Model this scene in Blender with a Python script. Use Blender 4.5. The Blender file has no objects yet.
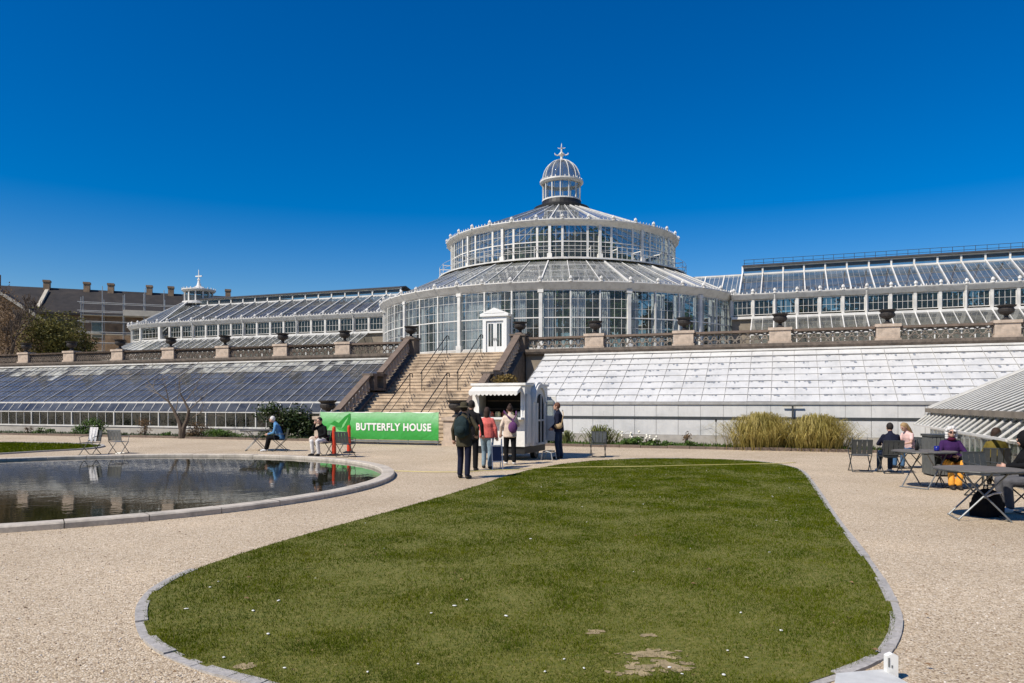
import bpy, math, random
import numpy as np
from mathutils import Vector, Matrix
random.seed(7)
rng = np.random.default_rng(11)
SC = bpy.context.scene
COL = SC.collection
R = math.radians
# ---------------------------------------------------------------- camera numbers
FPX, CX, HY, EYE = 745.0, 512.0, 403.0, 1.7
A = R(20.3)
CA, SA = math.cos(A), math.sin(A)
ZT = 4.25                       # terrace height


def W(u, v, z=0.0):             # facade frame -> world
    return Vector((u * CA + v * SA, -u * SA + v * CA, z))


def G(px, py):                  # a spot on the ground
    Y = EYE * FPX / (py - HY)
    return Vector(((px - CX) / FPX * Y, Y, 0))


# ---------------------------------------------------------------- mesh builder
class MB:
    def __init__(self):
        self.v, self.f, self.m = [], [], []

    def add(self, vs, fs, mi=0):
        n = len(self.v)
        self.v.extend([tuple(p) for p in vs])
        for f in fs:
            self.f.append(tuple(i + n for i in f))
            self.m.append(mi)

    def box(self, c, s, rz=0.0, mi=0):
        x, y, z = s[0] / 2, s[1] / 2, s[2] / 2
        cz, sz = math.cos(rz), math.sin(rz)
        vs = []
        for dz in (-z, z):
            for dx, dy in ((-x, -y), (x, -y), (x, y), (-x, y)):
                vs.append((c[0] + dx * cz - dy * sz, c[1] + dx * sz + dy * cz, c[2] + dz))
        self.add(vs, [(3, 2, 1, 0), (4, 5, 6, 7), (0, 1, 5, 4), (1, 2, 6, 5), (2, 3, 7, 6), (3, 0, 4, 7)], mi)

    def bx(self, x0, x1, y0, y1, z0, z1, mi=0):
        self.box(((x0 + x1) / 2, (y0 + y1) / 2, (z0 + z1) / 2), (abs(x1 - x0), abs(y1 - y0), abs(z1 - z0)), 0, mi)

    def beam(self, p, q, w, h, mi=0, up=(0, 0, 1)):
        p, q = Vector(p), Vector(q)
        d = (q - p)
        if d.length < 1e-6:
            return
        d.normalize()
        s = d.cross(Vector(up))
        if s.length < 1e-4:
            s = d.cross(Vector((1, 0, 0)))
        s.normalize()
        t = s.cross(d)
        vs = []
        for c in (p, q):
            for a, b in ((-1, -1), (1, -1), (1, 1), (-1, 1)):
                vs.append(c + s * (a * w / 2) + t * (b * h / 2))
        self.add(vs, [(0, 1, 2, 3), (7, 6, 5, 4), (4, 5, 1, 0), (5, 6, 2, 1), (6, 7, 3, 2), (7, 4, 0, 3)], mi)

    def tube(self, pts, r, n=6, mi=0, caps=True, closed=False):
        pts = [Vector(p) for p in pts]
        N = len(pts)
        rr = r if isinstance(r, (list, tuple)) else [r] * N
        base = len(self.v)
        prev = None
        for i, p in enumerate(pts):
            if closed:
                d = pts[(i + 1) % N] - pts[i - 1]
            else:
                d = pts[min(i + 1, N - 1)] - pts[max(i - 1, 0)]
            if d.length < 1e-9:
                d = Vector((0, 0, 1))
            d.normalize()
            if prev is None:
                s = d.cross(Vector((0, 0, 1)))
                if s.length < 1e-3:
                    s = d.cross(Vector((0, 1, 0)))
            else:
                s = prev - d * prev.dot(d)
                if s.length < 1e-4:
                    s = d.cross(Vector((0, 0, 1)))
            s.normalize()
            prev = s
            t = d.cross(s)
            for k in range(n):
                a = 2 * math.pi * k / n
                self.v.append(tuple(p + s * (math.cos(a) * rr[i]) + t * (math.sin(a) * rr[i])))
        seg = N if closed else N - 1
        for i in range(seg):
            i2 = (i + 1) % N
            for k in range(n):
                k2 = (k + 1) % n
                self.f.append((base + i * n + k, base + i * n + k2, base + i2 * n + k2, base + i2 * n + k))
                self.m.append(mi)
        if caps and not closed:
            self.f.append(tuple(base + k for k in reversed(range(n))))
            self.f.append(tuple(base + (N - 1) * n + k for k in range(n)))
            self.m += [mi, mi]

    def lathe(self, prof, n=24, c=(0, 0, 0), a0=0.0, a1=2 * math.pi, mi=0, sx=1.0, sy=1.0):
        full = abs(a1 - a0 - 2 * math.pi) < 1e-6
        M = n if full else n + 1
        base = len(self.v)
        for (r, z) in prof:
            for k in range(M):
                a = a0 + (a1 - a0) * k / n
                self.v.append((c[0] + r * math.sin(a) * sx, c[1] - r * math.cos(a) * sy, c[2] + z))
        for i in range(len(prof) - 1):
            for k in range(n):
                k2 = (k + 1) % M
                self.f.append((base + i * M + k, base + i * M + k2, base + (i + 1) * M + k2, base + (i + 1) * M + k))
                self.m.append(mi)

    def ball(self, c, r, n=10, m=6, mi=0, rot=None):
        rx, ry, rz = r if isinstance(r, (list, tuple)) else (r, r, r)
        base = len(self.v)
        c = Vector(c)

        def put(x, y, z):
            p = Vector((x * rx, y * ry, z * rz))
            if rot is not None:
                p = rot @ p
            self.v.append(tuple(c + p))
        put(0, 0, -1)
        for j in range(1, m):
            t = -math.pi / 2 + math.pi * j / m
            for k in range(n):
                a = 2 * math.pi * k / n
                put(math.cos(t) * math.cos(a), math.cos(t) * math.sin(a), math.sin(t))
        put(0, 0, 1)
        top = len(self.v) - 1
        for k in range(n):
            self.f.append((base, base + 1 + (k + 1) % n, base + 1 + k)); self.m.append(mi)
            self.f.append((top, base + 1 + (m - 2) * n + k, base + 1 + (m - 2) * n + (k + 1) % n)); self.m.append(mi)
        for j in range(m - 2):
            for k in range(n):
                k2 = (k + 1) % n
                self.f.append((base + 1 + j * n + k, base + 1 + j * n + k2, base + 1 + (j + 1) * n + k2, base + 1 + (j + 1) * n + k))
                self.m.append(mi)

    def prism(self, poly, y0, y1, axis='y', mi=0):
        """poly of 2-D points, pushed out along an axis"""
        def mk(p, d):
            if axis == 'y':
                return (p[0], d, p[1])
            if axis == 'x':
                return (d, p[0], p[1])
            return (p[0], p[1], d)
        n = len(poly)
        vs = [mk(p, y0) for p in poly] + [mk(p, y1) for p in poly]
        fs = [tuple(range(n)), tuple(reversed(range(n, 2 * n)))]
        for i in range(n):
            j = (i + 1) % n
            fs.append((j, i, i + n, j + n))
        self.add(vs, fs, mi)

    def build(self, name, mat, parent=None, loc=(0, 0, 0), rz=0.0, smooth=False):
        me = bpy.data.meshes.new(name)
        me.from_pydata(self.v, [], self.f)
        mats = mat if isinstance(mat, (list, tuple)) else [mat]
        for m in mats:
            me.materials.append(m)
        if len(mats) > 1:
            me.polygons.foreach_set('material_index', self.m)
        if smooth:
            me.polygons.foreach_set('use_smooth', [True] * len(me.polygons))
        me.update()
        o = bpy.data.objects.new(name, me)
        COL.objects.link(o)
        o.location = loc
        o.rotation_euler = (0, 0, rz)
        if parent is not None:
            o.parent = parent
        return o


def link_mesh(name, me, parent=None, loc=(0, 0, 0), rot=(0, 0, 0)):
    o = bpy.data.objects.new(name, me)
    COL.objects.link(o)
    o.location = loc
    o.rotation_euler = rot
    if parent is not None:
        o.parent = parent
    return o


def tag(o, label=None, cat=None, group=None, kind=None):
    if label: o['label'] = label
    if cat: o['category'] = cat
    if group: o['group'] = group
    if kind: o['kind'] = kind
    return o


def thing(name, label, cat, loc=(0, 0, 0), rz=0.0, group=None):
    o = bpy.data.objects.new(name, None)
    o.empty_display_size = 0.2
    COL.objects.link(o)
    o.location = loc
    o.rotation_euler = (0, 0, rz)
    return tag(o, label, cat, group)


KIDS = {}


def children(o):
    return [c for c in COL.objects if c.parent == o]


def copy_tree(o, parent=None, kids=None):
    c = o.copy()
    COL.objects.link(c)
    if parent is not None:
        c.parent = parent
    for ch in children(o):
        copy_tree(ch, c)
    return c


# ---------------------------------------------------------------- materials
def new_mat(name):
    m = bpy.data.materials.new(name)
    m.use_nodes = True
    nt = m.node_tree
    nt.nodes.clear()
    out = nt.nodes.new('ShaderNodeOutputMaterial')
    return m, nt, out


def N(nt, typ, **kw):
    n = nt.nodes.new(typ)
    for k, v in kw.items():
        if k.startswith('i_'):
            key = k[2:]
            key = int(key) if key.isdigit() else key.replace('_', ' ')
            n.inputs[key].default_value = v
        else:
            setattr(n, k, v)
    return n


def ramp(nt, stops):
    n = nt.nodes.new('ShaderNodeValToRGB')
    e = n.color_ramp.elements
    while len(e) < len(stops):
        e.new(0.5)
    for i, (p, c) in enumerate(stops):
        e[i].position = p
        e[i].color = (c[0], c[1], c[2], 1) if not isinstance(c, (int, float)) else (c, c, c, 1)
    return n


def solid(name, col, rough=0.7, var=0.15, scale=8.0, bump=0.0, bscale=60.0, metal=0.0, dark=None, dscale=2.0, damt=0.0, spec=0.4):
    """a surface of one colour with uneven tone, optional stains of another colour and fine relief"""
    m, nt, out = new_mat(name)
    L = nt.links
    b = N(nt, 'ShaderNodeBsdfPrincipled')
    b.inputs['Roughness'].default_value = rough
    b.inputs['Metallic'].default_value = metal
    b.inputs['Specular IOR Level'].default_value = spec
    tc = N(nt, 'ShaderNodeTexCoord')
    nz = N(nt, 'ShaderNodeTexNoise', i_Scale=scale, i_Detail=5.0, i_Roughness=0.6)
    L.new(tc.outputs['Object'], nz.inputs['Vector'])
    rp = ramp(nt, [(0.28, [c * (1 - var) for c in col]), (0.72, [min(1, c * (1 + var)) for c in col])])
    L.new(nz.outputs['Fac'], rp.inputs['Fac'])
    csock = rp.outputs['Color']
    if dark is not None:
        n2 = N(nt, 'ShaderNodeTexNoise', i_Scale=dscale, i_Detail=6.0, i_Roughness=0.65)
        L.new(tc.outputs['Object'], n2.inputs['Vector'])
        r2 = ramp(nt, [(0.48, 0.0), (0.7, damt)])
        L.new(n2.outputs['Fac'], r2.inputs['Fac'])
        mx = N(nt, 'ShaderNodeMixRGB')
        mx.inputs['Color2'].default_value = (*dark, 1)
        L.new(r2.outputs['Color'], mx.inputs['Fac'])
        L.new(csock, mx.inputs['Color1'])
        csock = mx.outputs['Color']
    L.new(csock, b.inputs['Base Color'])
    if bump > 0:
        nb = N(nt, 'ShaderNodeTexNoise', i_Scale=bscale, i_Detail=4.0)
        L.new(tc.outputs['Object'], nb.inputs['Vector'])
        bp = N(nt, 'ShaderNodeBump', i_Strength=bump, i_Distance=0.02)
        L.new(nb.outputs['Fac'], bp.inputs['Height'])
        L.new(bp.outputs['Normal'], b.inputs['Normal'])
    L.new(b.outputs['BSDF'], out.inputs['Surface'])
    return m


def glass(name, tint=(0.6, 0.66, 0.66), refl=1.0, base=0.03, dirt=0.08, dcol=(0.5, 0.5, 0.46), wob=0.15, wscale=0.6, rough=0.02, dscale=1.2):
    m, nt, out = new_mat(name)
    L = nt.links
    tc = N(nt, 'ShaderNodeTexCoord')
    nb = N(nt, 'ShaderNodeTexNoise', i_Scale=wscale, i_Detail=2.0)
    L.new(tc.outputs['Object'], nb.inputs['Vector'])
    bp = N(nt, 'ShaderNodeBump', i_Strength=wob, i_Distance=0.1)
    L.new(nb.outputs['Fac'], bp.inputs['Height'])
    tr = N(nt, 'ShaderNodeBsdfTransparent')
    tr.inputs['Color'].default_value = (*tint, 1)
    gl = N(nt, 'ShaderNodeBsdfGlossy')
    gl.inputs['Roughness'].default_value = rough
    gl.inputs['Color'].default_value = (0.95, 0.97, 1, 1)
    L.new(bp.outputs['Normal'], gl.inputs['Normal'])
    lw = N(nt, 'ShaderNodeLayerWeight', i_Blend=0.5)          # 1 - |cos|: the same from both faces of the pane
    pw = N(nt, 'ShaderNodeMath', operation='POWER')
    pw.inputs[1].default_value = 5.0
    L.new(lw.outputs['Facing'], pw.inputs[0])
    ma = N(nt, 'ShaderNodeMath', operation='MULTIPLY_ADD')
    ma.inputs[1].default_value = 0.96 * refl
    ma.inputs[2].default_value = 0.045 * refl + base
    ma.use_clamp = True
    L.new(pw.outputs[0], ma.inputs[0])
    mx = N(nt, 'ShaderNodeMixShader')
    L.new(ma.outputs[0], mx.inputs['Fac'])
    L.new(tr.outputs[0], mx.inputs[1])
    L.new(gl.outputs[0], mx.inputs[2])
    df = N(nt, 'ShaderNodeBsdfDiffuse')
    df.inputs['Color'].default_value = (*dcol, 1)
    n2 = N(nt, 'ShaderNodeTexNoise', i_Scale=dscale, i_Detail=6.0, i_Roughness=0.7)
    L.new(tc.outputs['Object'], n2.inputs['Vector'])
    r2 = ramp(nt, [(0.3, dirt * 0.3), (0.75, min(1, dirt * 2.0))])
    L.new(n2.outputs['Fac'], r2.inputs['Fac'])
    m2 = N(nt, 'ShaderNodeMixShader')
    L.new(r2.outputs['Color'], m2.inputs['Fac'])
    L.new(mx.outputs[0], m2.inputs[1])
    L.new(df.outputs[0], m2.inputs[2])
    L.new(m2.outputs[0], out.inputs['Surface'])
    return m


def leafmat(name, c1, c2, c3=None, rough=0.5, trans=0.25, scale=3.0, spec=0.3, detail=4.0, nrough=0.5):
    m, nt, out = new_mat(name)
    L = nt.links
    tc = N(nt, 'ShaderNodeTexCoord')
    nz = N(nt, 'ShaderNodeTexNoise', i_Scale=scale, i_Detail=detail, i_Roughness=nrough)
    L.new(tc.outputs['Object'], nz.inputs['Vector'])
    st = [(0.32, c1), (0.62, c2)] + ([(0.82, c3)] if c3 else [])
    rp = ramp(nt, st)
    L.new(nz.outputs['Fac'], rp.inputs['Fac'])
    b = N(nt, 'ShaderNodeBsdfPrincipled', i_Roughness=rough)
    b.inputs['Specular IOR Level'].default_value = spec
    L.new(rp.outputs['Color'], b.inputs['Base Color'])
    t = N(nt, 'ShaderNodeBsdfTranslucent')
    L.new(rp.outputs['Color'], t.inputs['Color'])
    mx = N(nt, 'ShaderNodeMixShader', i_Fac=trans)
    L.new(b.outputs[0], mx.inputs[1])
    L.new(t.outputs[0], mx.inputs[2])
    L.new(mx.outputs[0], out.inputs['Surface'])
    return m


M = {}
M['white'] = solid('white_paint', (0.72, 0.7, 0.65), 0.5, 0.1, 3.0, dark=(0.36, 0.34, 0.3), dscale=1.5, damt=0.6)
M['white_clean'] = solid('clean_white_paint', (0.8, 0.79, 0.75), 0.45, 0.03, 3.0)
M['cream'] = solid('weathered_white_gutter', (0.66, 0.64, 0.59), 0.6, 0.08, 2.0, dark=(0.3, 0.28, 0.24), dscale=2.5, damt=0.45)
M['glass'] = glass('window_glass', (0.72, 0.76, 0.75), 0.8, 0.0, 0.06)
M['roofglass'] = glass('dusty_roof_glass', (0.62, 0.66, 0.66), 1.3, 0.03, 0.12, (0.5, 0.5, 0.45))
M['skirtglass'] = glass('lower_ring_roof_glass', (0.62, 0.66, 0.66), 1.2, 0.03, 0.24, (0.56, 0.56, 0.52))
M['wingglass'] = glass('wing_roof_glass', (0.5, 0.53, 0.53), 1.0, 0.03, 0.13, (0.42, 0.42, 0.4))
M['lowglass'] = glass('lean_to_glass', (0.34, 0.36, 0.38), 1.05, 0.05, 0.15, (0.33, 0.35, 0.37), wob=0.25, wscale=1.5)
M['winglass'] = glass('wing_window_glass', (0.5, 0.56, 0.54), 1.0, 0.0, 0.02)
M['frontglass'] = glass('front_glass', (0.6, 0.66, 0.64), 1.0, 0.0, 0.012)
M['ghroof'] = glass('greenhouse_roof_glass', (0.45, 0.48, 0.48), 0.4, 0.0, 0.05, (0.5, 0.5, 0.47))
M['limeglass'] = glass('whitewashed_glass', (0.6, 0.62, 0.6), 1.0, 0.05, 0.42, (0.62, 0.62, 0.56), dscale=1.6)
M['curtain'] = solid('curtain_cloth', (0.82, 0.84, 0.86), 0.9, 0.08, 2.0)
M['stone_pale'] = solid('pale_sandstone', (0.5, 0.4, 0.31), 0.85, 0.2, 5.0, 0.25, 40, dark=(0.22, 0.18, 0.14), dscale=3.0, damt=0.6)
M['stone_dark'] = solid('weathered_dark_sandstone', (0.15, 0.12, 0.095), 0.9, 0.3, 6.0, 0.3, 40, dark=(0.05, 0.045, 0.04), dscale=3.5, damt=0.8)
M['stone_rail'] = solid('brown_sandstone_coping', (0.17, 0.125, 0.095), 0.85, 0.3, 5.0, 0.25, 40, dark=(0.09, 0.075, 0.06), dscale=2.5, damt=0.6)
M['step'] = solid('tan_stone_step', (0.52, 0.41, 0.29), 0.85, 0.3, 2.5, 0.3, 30, dark=(0.17, 0.125, 0.09), dscale=1.3, damt=0.85)
M['plinth'] = solid('grey_stone_plinth', (0.42, 0.39, 0.34), 0.9, 0.2, 4.0, 0.3, 30, dark=(0.2, 0.19, 0.16), dscale=2.0, damt=0.6)
M['arc'] = solid('worn_grey_stone_arc', (0.25, 0.215, 0.175), 0.9, 0.25, 6.0, 0.2, 40, dark=(0.06, 0.05, 0.045), dscale=4.0, damt=0.8)
M['wall_old'] = solid('old_grey_masonry', (0.25, 0.21, 0.16), 0.9, 0.3, 3.0, 0.3, 30, dark=(0.09, 0.08, 0.07), dscale=1.5, damt=0.7)
M['urn'] = solid('dark_cast_iron', (0.035, 0.03, 0.027), 0.6, 0.3, 8.0)
M['iron'] = solid('black_iron', (0.018, 0.017, 0.016), 0.5, 0.2, 8.0)
M['darkmetal'] = solid('dark_grey_metal', (0.05, 0.055, 0.055), 0.45, 0.2, 6.0)
M['steel'] = solid('grey_steel_tube', (0.22, 0.23, 0.23), 0.4, 0.15, 6.0, metal=0.4)
M['lead'] = solid('dark_lead_sheet', (0.06, 0.06, 0.065), 0.6, 0.3, 4.0)
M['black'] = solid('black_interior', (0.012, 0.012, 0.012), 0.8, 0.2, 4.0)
M['bark'] = solid('grey_brown_bark', (0.1, 0.075, 0.055), 0.9, 0.35, 12.0, 0.5, 60)
M['bark_light'] = solid('pale_lichen_bark', (0.19, 0.16, 0.125), 0.9, 0.3, 12.0, 0.5, 60)
M['slate'] = solid('dark_slate', (0.024, 0.021, 0.02), 0.8, 0.35, 1.5, dark=(0.06, 0.048, 0.038), dscale=1.0, damt=0.5)
M['brick'] = solid('brown_brick', (0.33, 0.225, 0.14), 0.9, 0.3, 2.0, dark=(0.1, 0.07, 0.05), dscale=0.7, damt=0.6)
M['board'] = solid('pale_scaffold_board', (0.5, 0.45, 0.36), 0.8, 0.15, 2.0)
M['galv'] = solid('galvanised_tube', (0.42, 0.43, 0.42), 0.45, 0.1, 4.0, metal=0.3)


def whitewash():
    """white paint brushed on glass, scabbed off along the laps of the panes"""
    m, nt, out = new_mat('whitewashed_panes')
    L = nt.links
    tc = N(nt, 'ShaderNodeTexCoord')
    b = N(nt, 'ShaderNodeBsdfPrincipled', i_Roughness=0.35)
    nz = N(nt, 'ShaderNodeTexNoise', i_Scale=0.9, i_Detail=6.0, i_Roughness=0.7)
    L.new(tc.outputs['Object'], nz.inputs['Vector'])
    rp = ramp(nt, [(0.28, (0.5, 0.5, 0.48)), (0.48, (0.63, 0.62, 0.59)), (0.75, (0.72, 0.71, 0.67))])
    L.new(nz.outputs['Fac'], rp.inputs['Fac'])
    n2 = N(nt, 'ShaderNodeTexNoise', i_Scale=9.0, i_Detail=5.0, i_Roughness=0.75)
    mp = N(nt, 'ShaderNodeMapping')
    mp.inputs['Scale'].default_value = (1.0, 0.35, 0.35)
    L.new(tc.outputs['Object'], mp.inputs['Vector'])
    L.new(mp.outputs[0], n2.inputs['Vector'])
    r2 = ramp(nt, [(0.6, 0.0), (0.72, 0.6)])
    L.new(n2.outputs['Fac'], r2.inputs['Fac'])
    mx = N(nt, 'ShaderNodeMixRGB')
    mx.inputs['Color2'].default_value = (0.36, 0.36, 0.35, 1)
    L.new(r2.outputs['Color'], mx.inputs['Fac'])
    L.new(rp.outputs['Color'], mx.inputs['Color1'])
    n3 = N(nt, 'ShaderNodeTexNoise', i_Scale=5.0, i_Detail=5.0, i_Roughness=0.7)
    m3 = N(nt, 'ShaderNodeMapping')
    m3.inputs['Scale'].default_value = (1.3, 0.16, 0.16)
    L.new(tc.outputs['Object'], m3.inputs['Vector'])
    L.new(m3.outputs[0], n3.inputs['Vector'])
    r3 = ramp(nt, [(0.45, 0.0), (0.8, 0.32)])
    L.new(n3.outputs['Fac'], r3.inputs['Fac'])
    mx3 = N(nt, 'ShaderNodeMixRGB')
    mx3.inputs['Color2'].default_value = (0.42, 0.42, 0.4, 1)
    L.new(r3.outputs['Color'], mx3.inputs['Fac'])
    L.new(mx.outputs['Color'], mx3.inputs['Color1'])
    L.new(mx3.outputs['Color'], b.inputs['Base Color'])
    L.new(b.outputs[0], out.inputs['Surface'])
    return m


M['whitewash'] = whitewash()
M['scab'] = solid('bare_scabbed_glass', (0.3, 0.32, 0.35), 0.4, 0.3, 10.0)
M['thinbar'] = solid('dull_glazing_bar', (0.4, 0.4, 0.4), 0.6, 0.25, 4.0, dark=(0.15, 0.15, 0.15), dscale=2.0, damt=0.7)
M['bar'] = solid('grey_glazing_bar', (0.36, 0.35, 0.33), 0.6, 0.2, 4.0)
# ---------------------------------------------------------------- ground materials
def gravel_mat():
    m, nt, out = new_mat('tan_gravel')
    L = nt.links
    tc = N(nt, 'ShaderNodeTexCoord')
    b = N(nt, 'ShaderNodeBsdfPrincipled', i_Roughness=0.9)
    vo = N(nt, 'ShaderNodeTexVoronoi', i_Scale=88.0, i_Randomness=1.0)
    L.new(tc.outputs['Object'], vo.inputs['Vector'])
    sep = N(nt, 'ShaderNodeSeparateColor')
    L.new(vo.outputs['Color'], sep.inputs[0])
    rp = ramp(nt, [(0.0, (0.16, 0.11, 0.065)), (0.14, (0.39, 0.29, 0.185)), (0.5, (0.55, 0.435, 0.29)), (0.85, (0.65, 0.54, 0.395)), (1.0, (0.78, 0.69, 0.55))])
    L.new(sep.outputs[0], rp.inputs['Fac'])
    # broad patches where feet have worn the gravel pale or left it darker
    n1 = N(nt, 'ShaderNodeTexNoise', i_Scale=0.35, i_Detail=5.0, i_Roughness=0.6)
    L.new(tc.outputs['Object'], n1.inputs['Vector'])
    r1 = ramp(nt, [(0.3, (0.84, 0.82, 0.79)), (0.55, (1.0, 1.0, 1.0)), (0.72, (1.14, 1.13, 1.12))])
    L.new(n1.outputs['Fac'], r1.inputs['Fac'])
    mx = N(nt, 'ShaderNodeMixRGB', blend_type='MULTIPLY', i_Fac=1.0)
    L.new(rp.outputs['Color'], mx.inputs['Color1'])
    L.new(r1.outputs['Color'], mx.inputs['Color2'])
    n3 = N(nt, 'ShaderNodeTexNoise', i_Scale=14.0, i_Detail=3.0)
    L.new(tc.outputs['Object'], n3.inputs['Vector'])
    r3 = ramp(nt, [(0.35, (0.88, 0.87, 0.86)), (0.65, (1.05, 1.05, 1.05))])
    L.new(n3.outputs['Fac'], r3.inputs['Fac'])
    mx2 = N(nt, 'ShaderNodeMixRGB', blend_type='MULTIPLY', i_Fac=1.0)
    L.new(mx.outputs['Color'], mx2.inputs['Color1'])
    L.new(r3.outputs['Color'], mx2.inputs['Color2'])
    L.new(mx2.outputs['Color'], b.inputs['Base Color'])
    v2 = N(nt, 'ShaderNodeTexVoronoi', feature='F1', i_Scale=88.0)
    L.new(tc.outputs['Object'], v2.inputs['Vector'])
    bp = N(nt, 'ShaderNodeBump', i_Strength=0.7, i_Distance=0.01)
    bp.invert = True
    L.new(v2.outputs['Distance'], bp.inputs['Height'])
    L.new(bp.outputs['Normal'], b.inputs['Normal'])
    L.new(b.outputs[0], out.inputs['Surface'])
    return m


def turf_mat():
    m, nt, out = new_mat('thin_turf_soil')
    L = nt.links
    tc = N(nt, 'ShaderNodeTexCoord')
    b = N(nt, 'ShaderNodeBsdfPrincipled', i_Roughness=0.95)
    n1 = N(nt, 'ShaderNodeTexNoise', i_Scale=25.0, i_Detail=6.0, i_Roughness=0.7)
    L.new(tc.outputs['Object'], n1.inputs['Vector'])
    rp = ramp(nt, [(0.3, (0.07, 0.085, 0.008)), (0.55, (0.135, 0.13, 0.016)), (0.75, (0.27, 0.21, 0.08))])
    L.new(n1.outputs['Fac'], rp.inputs['Fac'])
    L.new(rp.outputs['Color'], b.inputs['Base Color'])
    L.new(b.outputs[0], out.inputs['Surface'])
    return m


def water_mat():
    m, nt, out = new_mat('pond_water')
    L = nt.links
    tc = N(nt, 'ShaderNodeTexCoord')
    b = N(nt, 'ShaderNodeBsdfPrincipled', i_Roughness=0.015, i_IOR=1.33)
    b.inputs['Base Color'].default_value = (0.014, 0.015, 0.005, 1)
    n1 = N(nt, 'ShaderNodeTexNoise', i_Scale=2.2, i_Detail=3.0)
    n2 = N(nt, 'ShaderNodeTexNoise', i_Scale=9.0, i_Detail=2.0)
    L.new(tc.outputs['Object'], n1.inputs['Vector'])
    L.new(tc.outputs['Object'], n2.inputs['Vector'])
    ad = N(nt, 'ShaderNodeMath', operation='MULTIPLY_ADD')
    ad.inputs[1].default_value = 0.3
    L.new(n2.outputs['Fac'], ad.inputs[0])
    L.new(n1.outputs['Fac'], ad.inputs[2])
    bp = N(nt, 'ShaderNodeBump', i_Strength=0.045, i_Distance=0.05)
    L.new(ad.outputs[0], bp.inputs['Height'])
    L.new(bp.outputs['Normal'], b.inputs['Normal'])
    L.new(b.outputs[0], out.inputs['Surface'])
    return m


M['gravel'] = gravel_mat()
M['turf'] = turf_mat()
M['water'] = water_mat()
M['granite'] = solid('grey_granite', (0.4, 0.375, 0.345), 0.8, 0.25, 30.0, 0.3, 120, dark=(0.18, 0.17, 0.15), dscale=5.0, damt=0.5)
M['kerbstone'] = solid('pale_pond_kerb', (0.52, 0.46, 0.38), 0.85, 0.2, 12.0, 0.2, 80, dark=(0.2, 0.18, 0.15), dscale=2.0, damt=0.5)
M['slab'] = solid('pale_concrete', (0.52, 0.52, 0.5), 0.85, 0.1, 15.0, 0.15, 80)
M['soil'] = solid('garden_soil', (0.12, 0.085, 0.055), 0.95, 0.4, 9.0, 0.6, 30)
M['bare'] = solid('bare_dry_earth', (0.31, 0.24, 0.13), 0.95, 0.35, 14.0, 0.3, 60)
M['grassblade'] = leafmat('lawn_blades', (0.046, 0.085, 0.002), (0.125, 0.146, 0.004), (0.33, 0.25, 0.04), 0.9, 0.3, 1.6, 0.06, 9.0, 0.72)
M['paving'] = solid('terrace_paving', (0.36, 0.33, 0.28), 0.9, 0.2, 2.0)


def smooth_closed(pts, n=6):
    P = [Vector((p[0], p[1], 0)) for p in pts]
    K = len(P)
    out = []
    for i in range(K):
        p0, p1, p2, p3 = P[i - 1], P[i], P[(i + 1) % K], P[(i + 2) % K]
        for j in range(n):
            t = j / n
            out.append(0.5 * ((2 * p1) + (-p0 + p2) * t + (2 * p0 - 5 * p1 + 4 * p2 - p3) * t * t + (-p0 + 3 * p1 - 3 * p2 + p3) * t ** 3))
    return out


def offset_in(P, d):
    K = len(P)
    out = []
    for i in range(K):
        t = (P[(i + 1) % K] - P[i - 1]).normalized()
        nrm = Vector((-t.y, t.x, 0))
        out.append(P[i] + nrm * d)
    return out


def area(P):
    return sum(P[i - 1].x * P[i].y - P[i].x * P[i - 1].y for i in range(len(P))) / 2


def flat(name, P, z, mat, kind='structure'):
    mb = MB()
    mb.add([(p.x, p.y, z) for p in P], [tuple(range(len(P)))])
    return tag(mb.build(name, mat), kind=kind)


def kerb_ring(mb, P, width, z0, z1, mi=0):
    Q = offset_in(P, width)
    K = len(P)
    vs = [(p.x, p.y, z0) for p in P] + [(p.x, p.y, z1) for p in P] + [(p.x, p.y, z1) for p in Q] + [(p.x, p.y, z0) for p in Q]
    fs = []
    for i in range(K):
        j = (i + 1) % K
        fs += [(i, j, K + j, K + i), (K + i, K + j, 2 * K + j, 2 * K + i), (2 * K + i, 2 * K + j, 3 * K + j, 3 * K + i)]
    mb.add(vs, fs, mi)
    return Q


# ground: one sheet to the horizon, with the pond cut out of it
POND_C, POND_R = Vector((-10.05, 16.3, 0)), 7.4
mb = MB()
nseg = 72
ring0 = [(POND_C.x + (POND_R - 0.06) * math.cos(2 * math.pi * k / nseg), POND_C.y + (POND_R - 0.06) * math.sin(2 * math.pi * k / nseg), 0) for k in range(nseg)]
rings = [ring0]
for rad in (12, 20, 40, 100, 400, 2000):
    rings.append([(POND_C.x + rad * math.cos(2 * math.pi * k / nseg), POND_C.y + rad * math.sin(2 * math.pi * k / nseg), 0) for k in range(nseg)])
vs = [p for r_ in rings for p in r_]
fs = []
for i in range(len(rings) - 1):
    for k in range(nseg):
        k2 = (k + 1) % nseg
        fs.append((i * nseg + k, (i + 1) * nseg + k, (i + 1) * nseg + k2, i * nseg + k2))
mb.add(vs, fs)
tag(mb.build('ground', M['gravel']), kind='structure')
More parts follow.
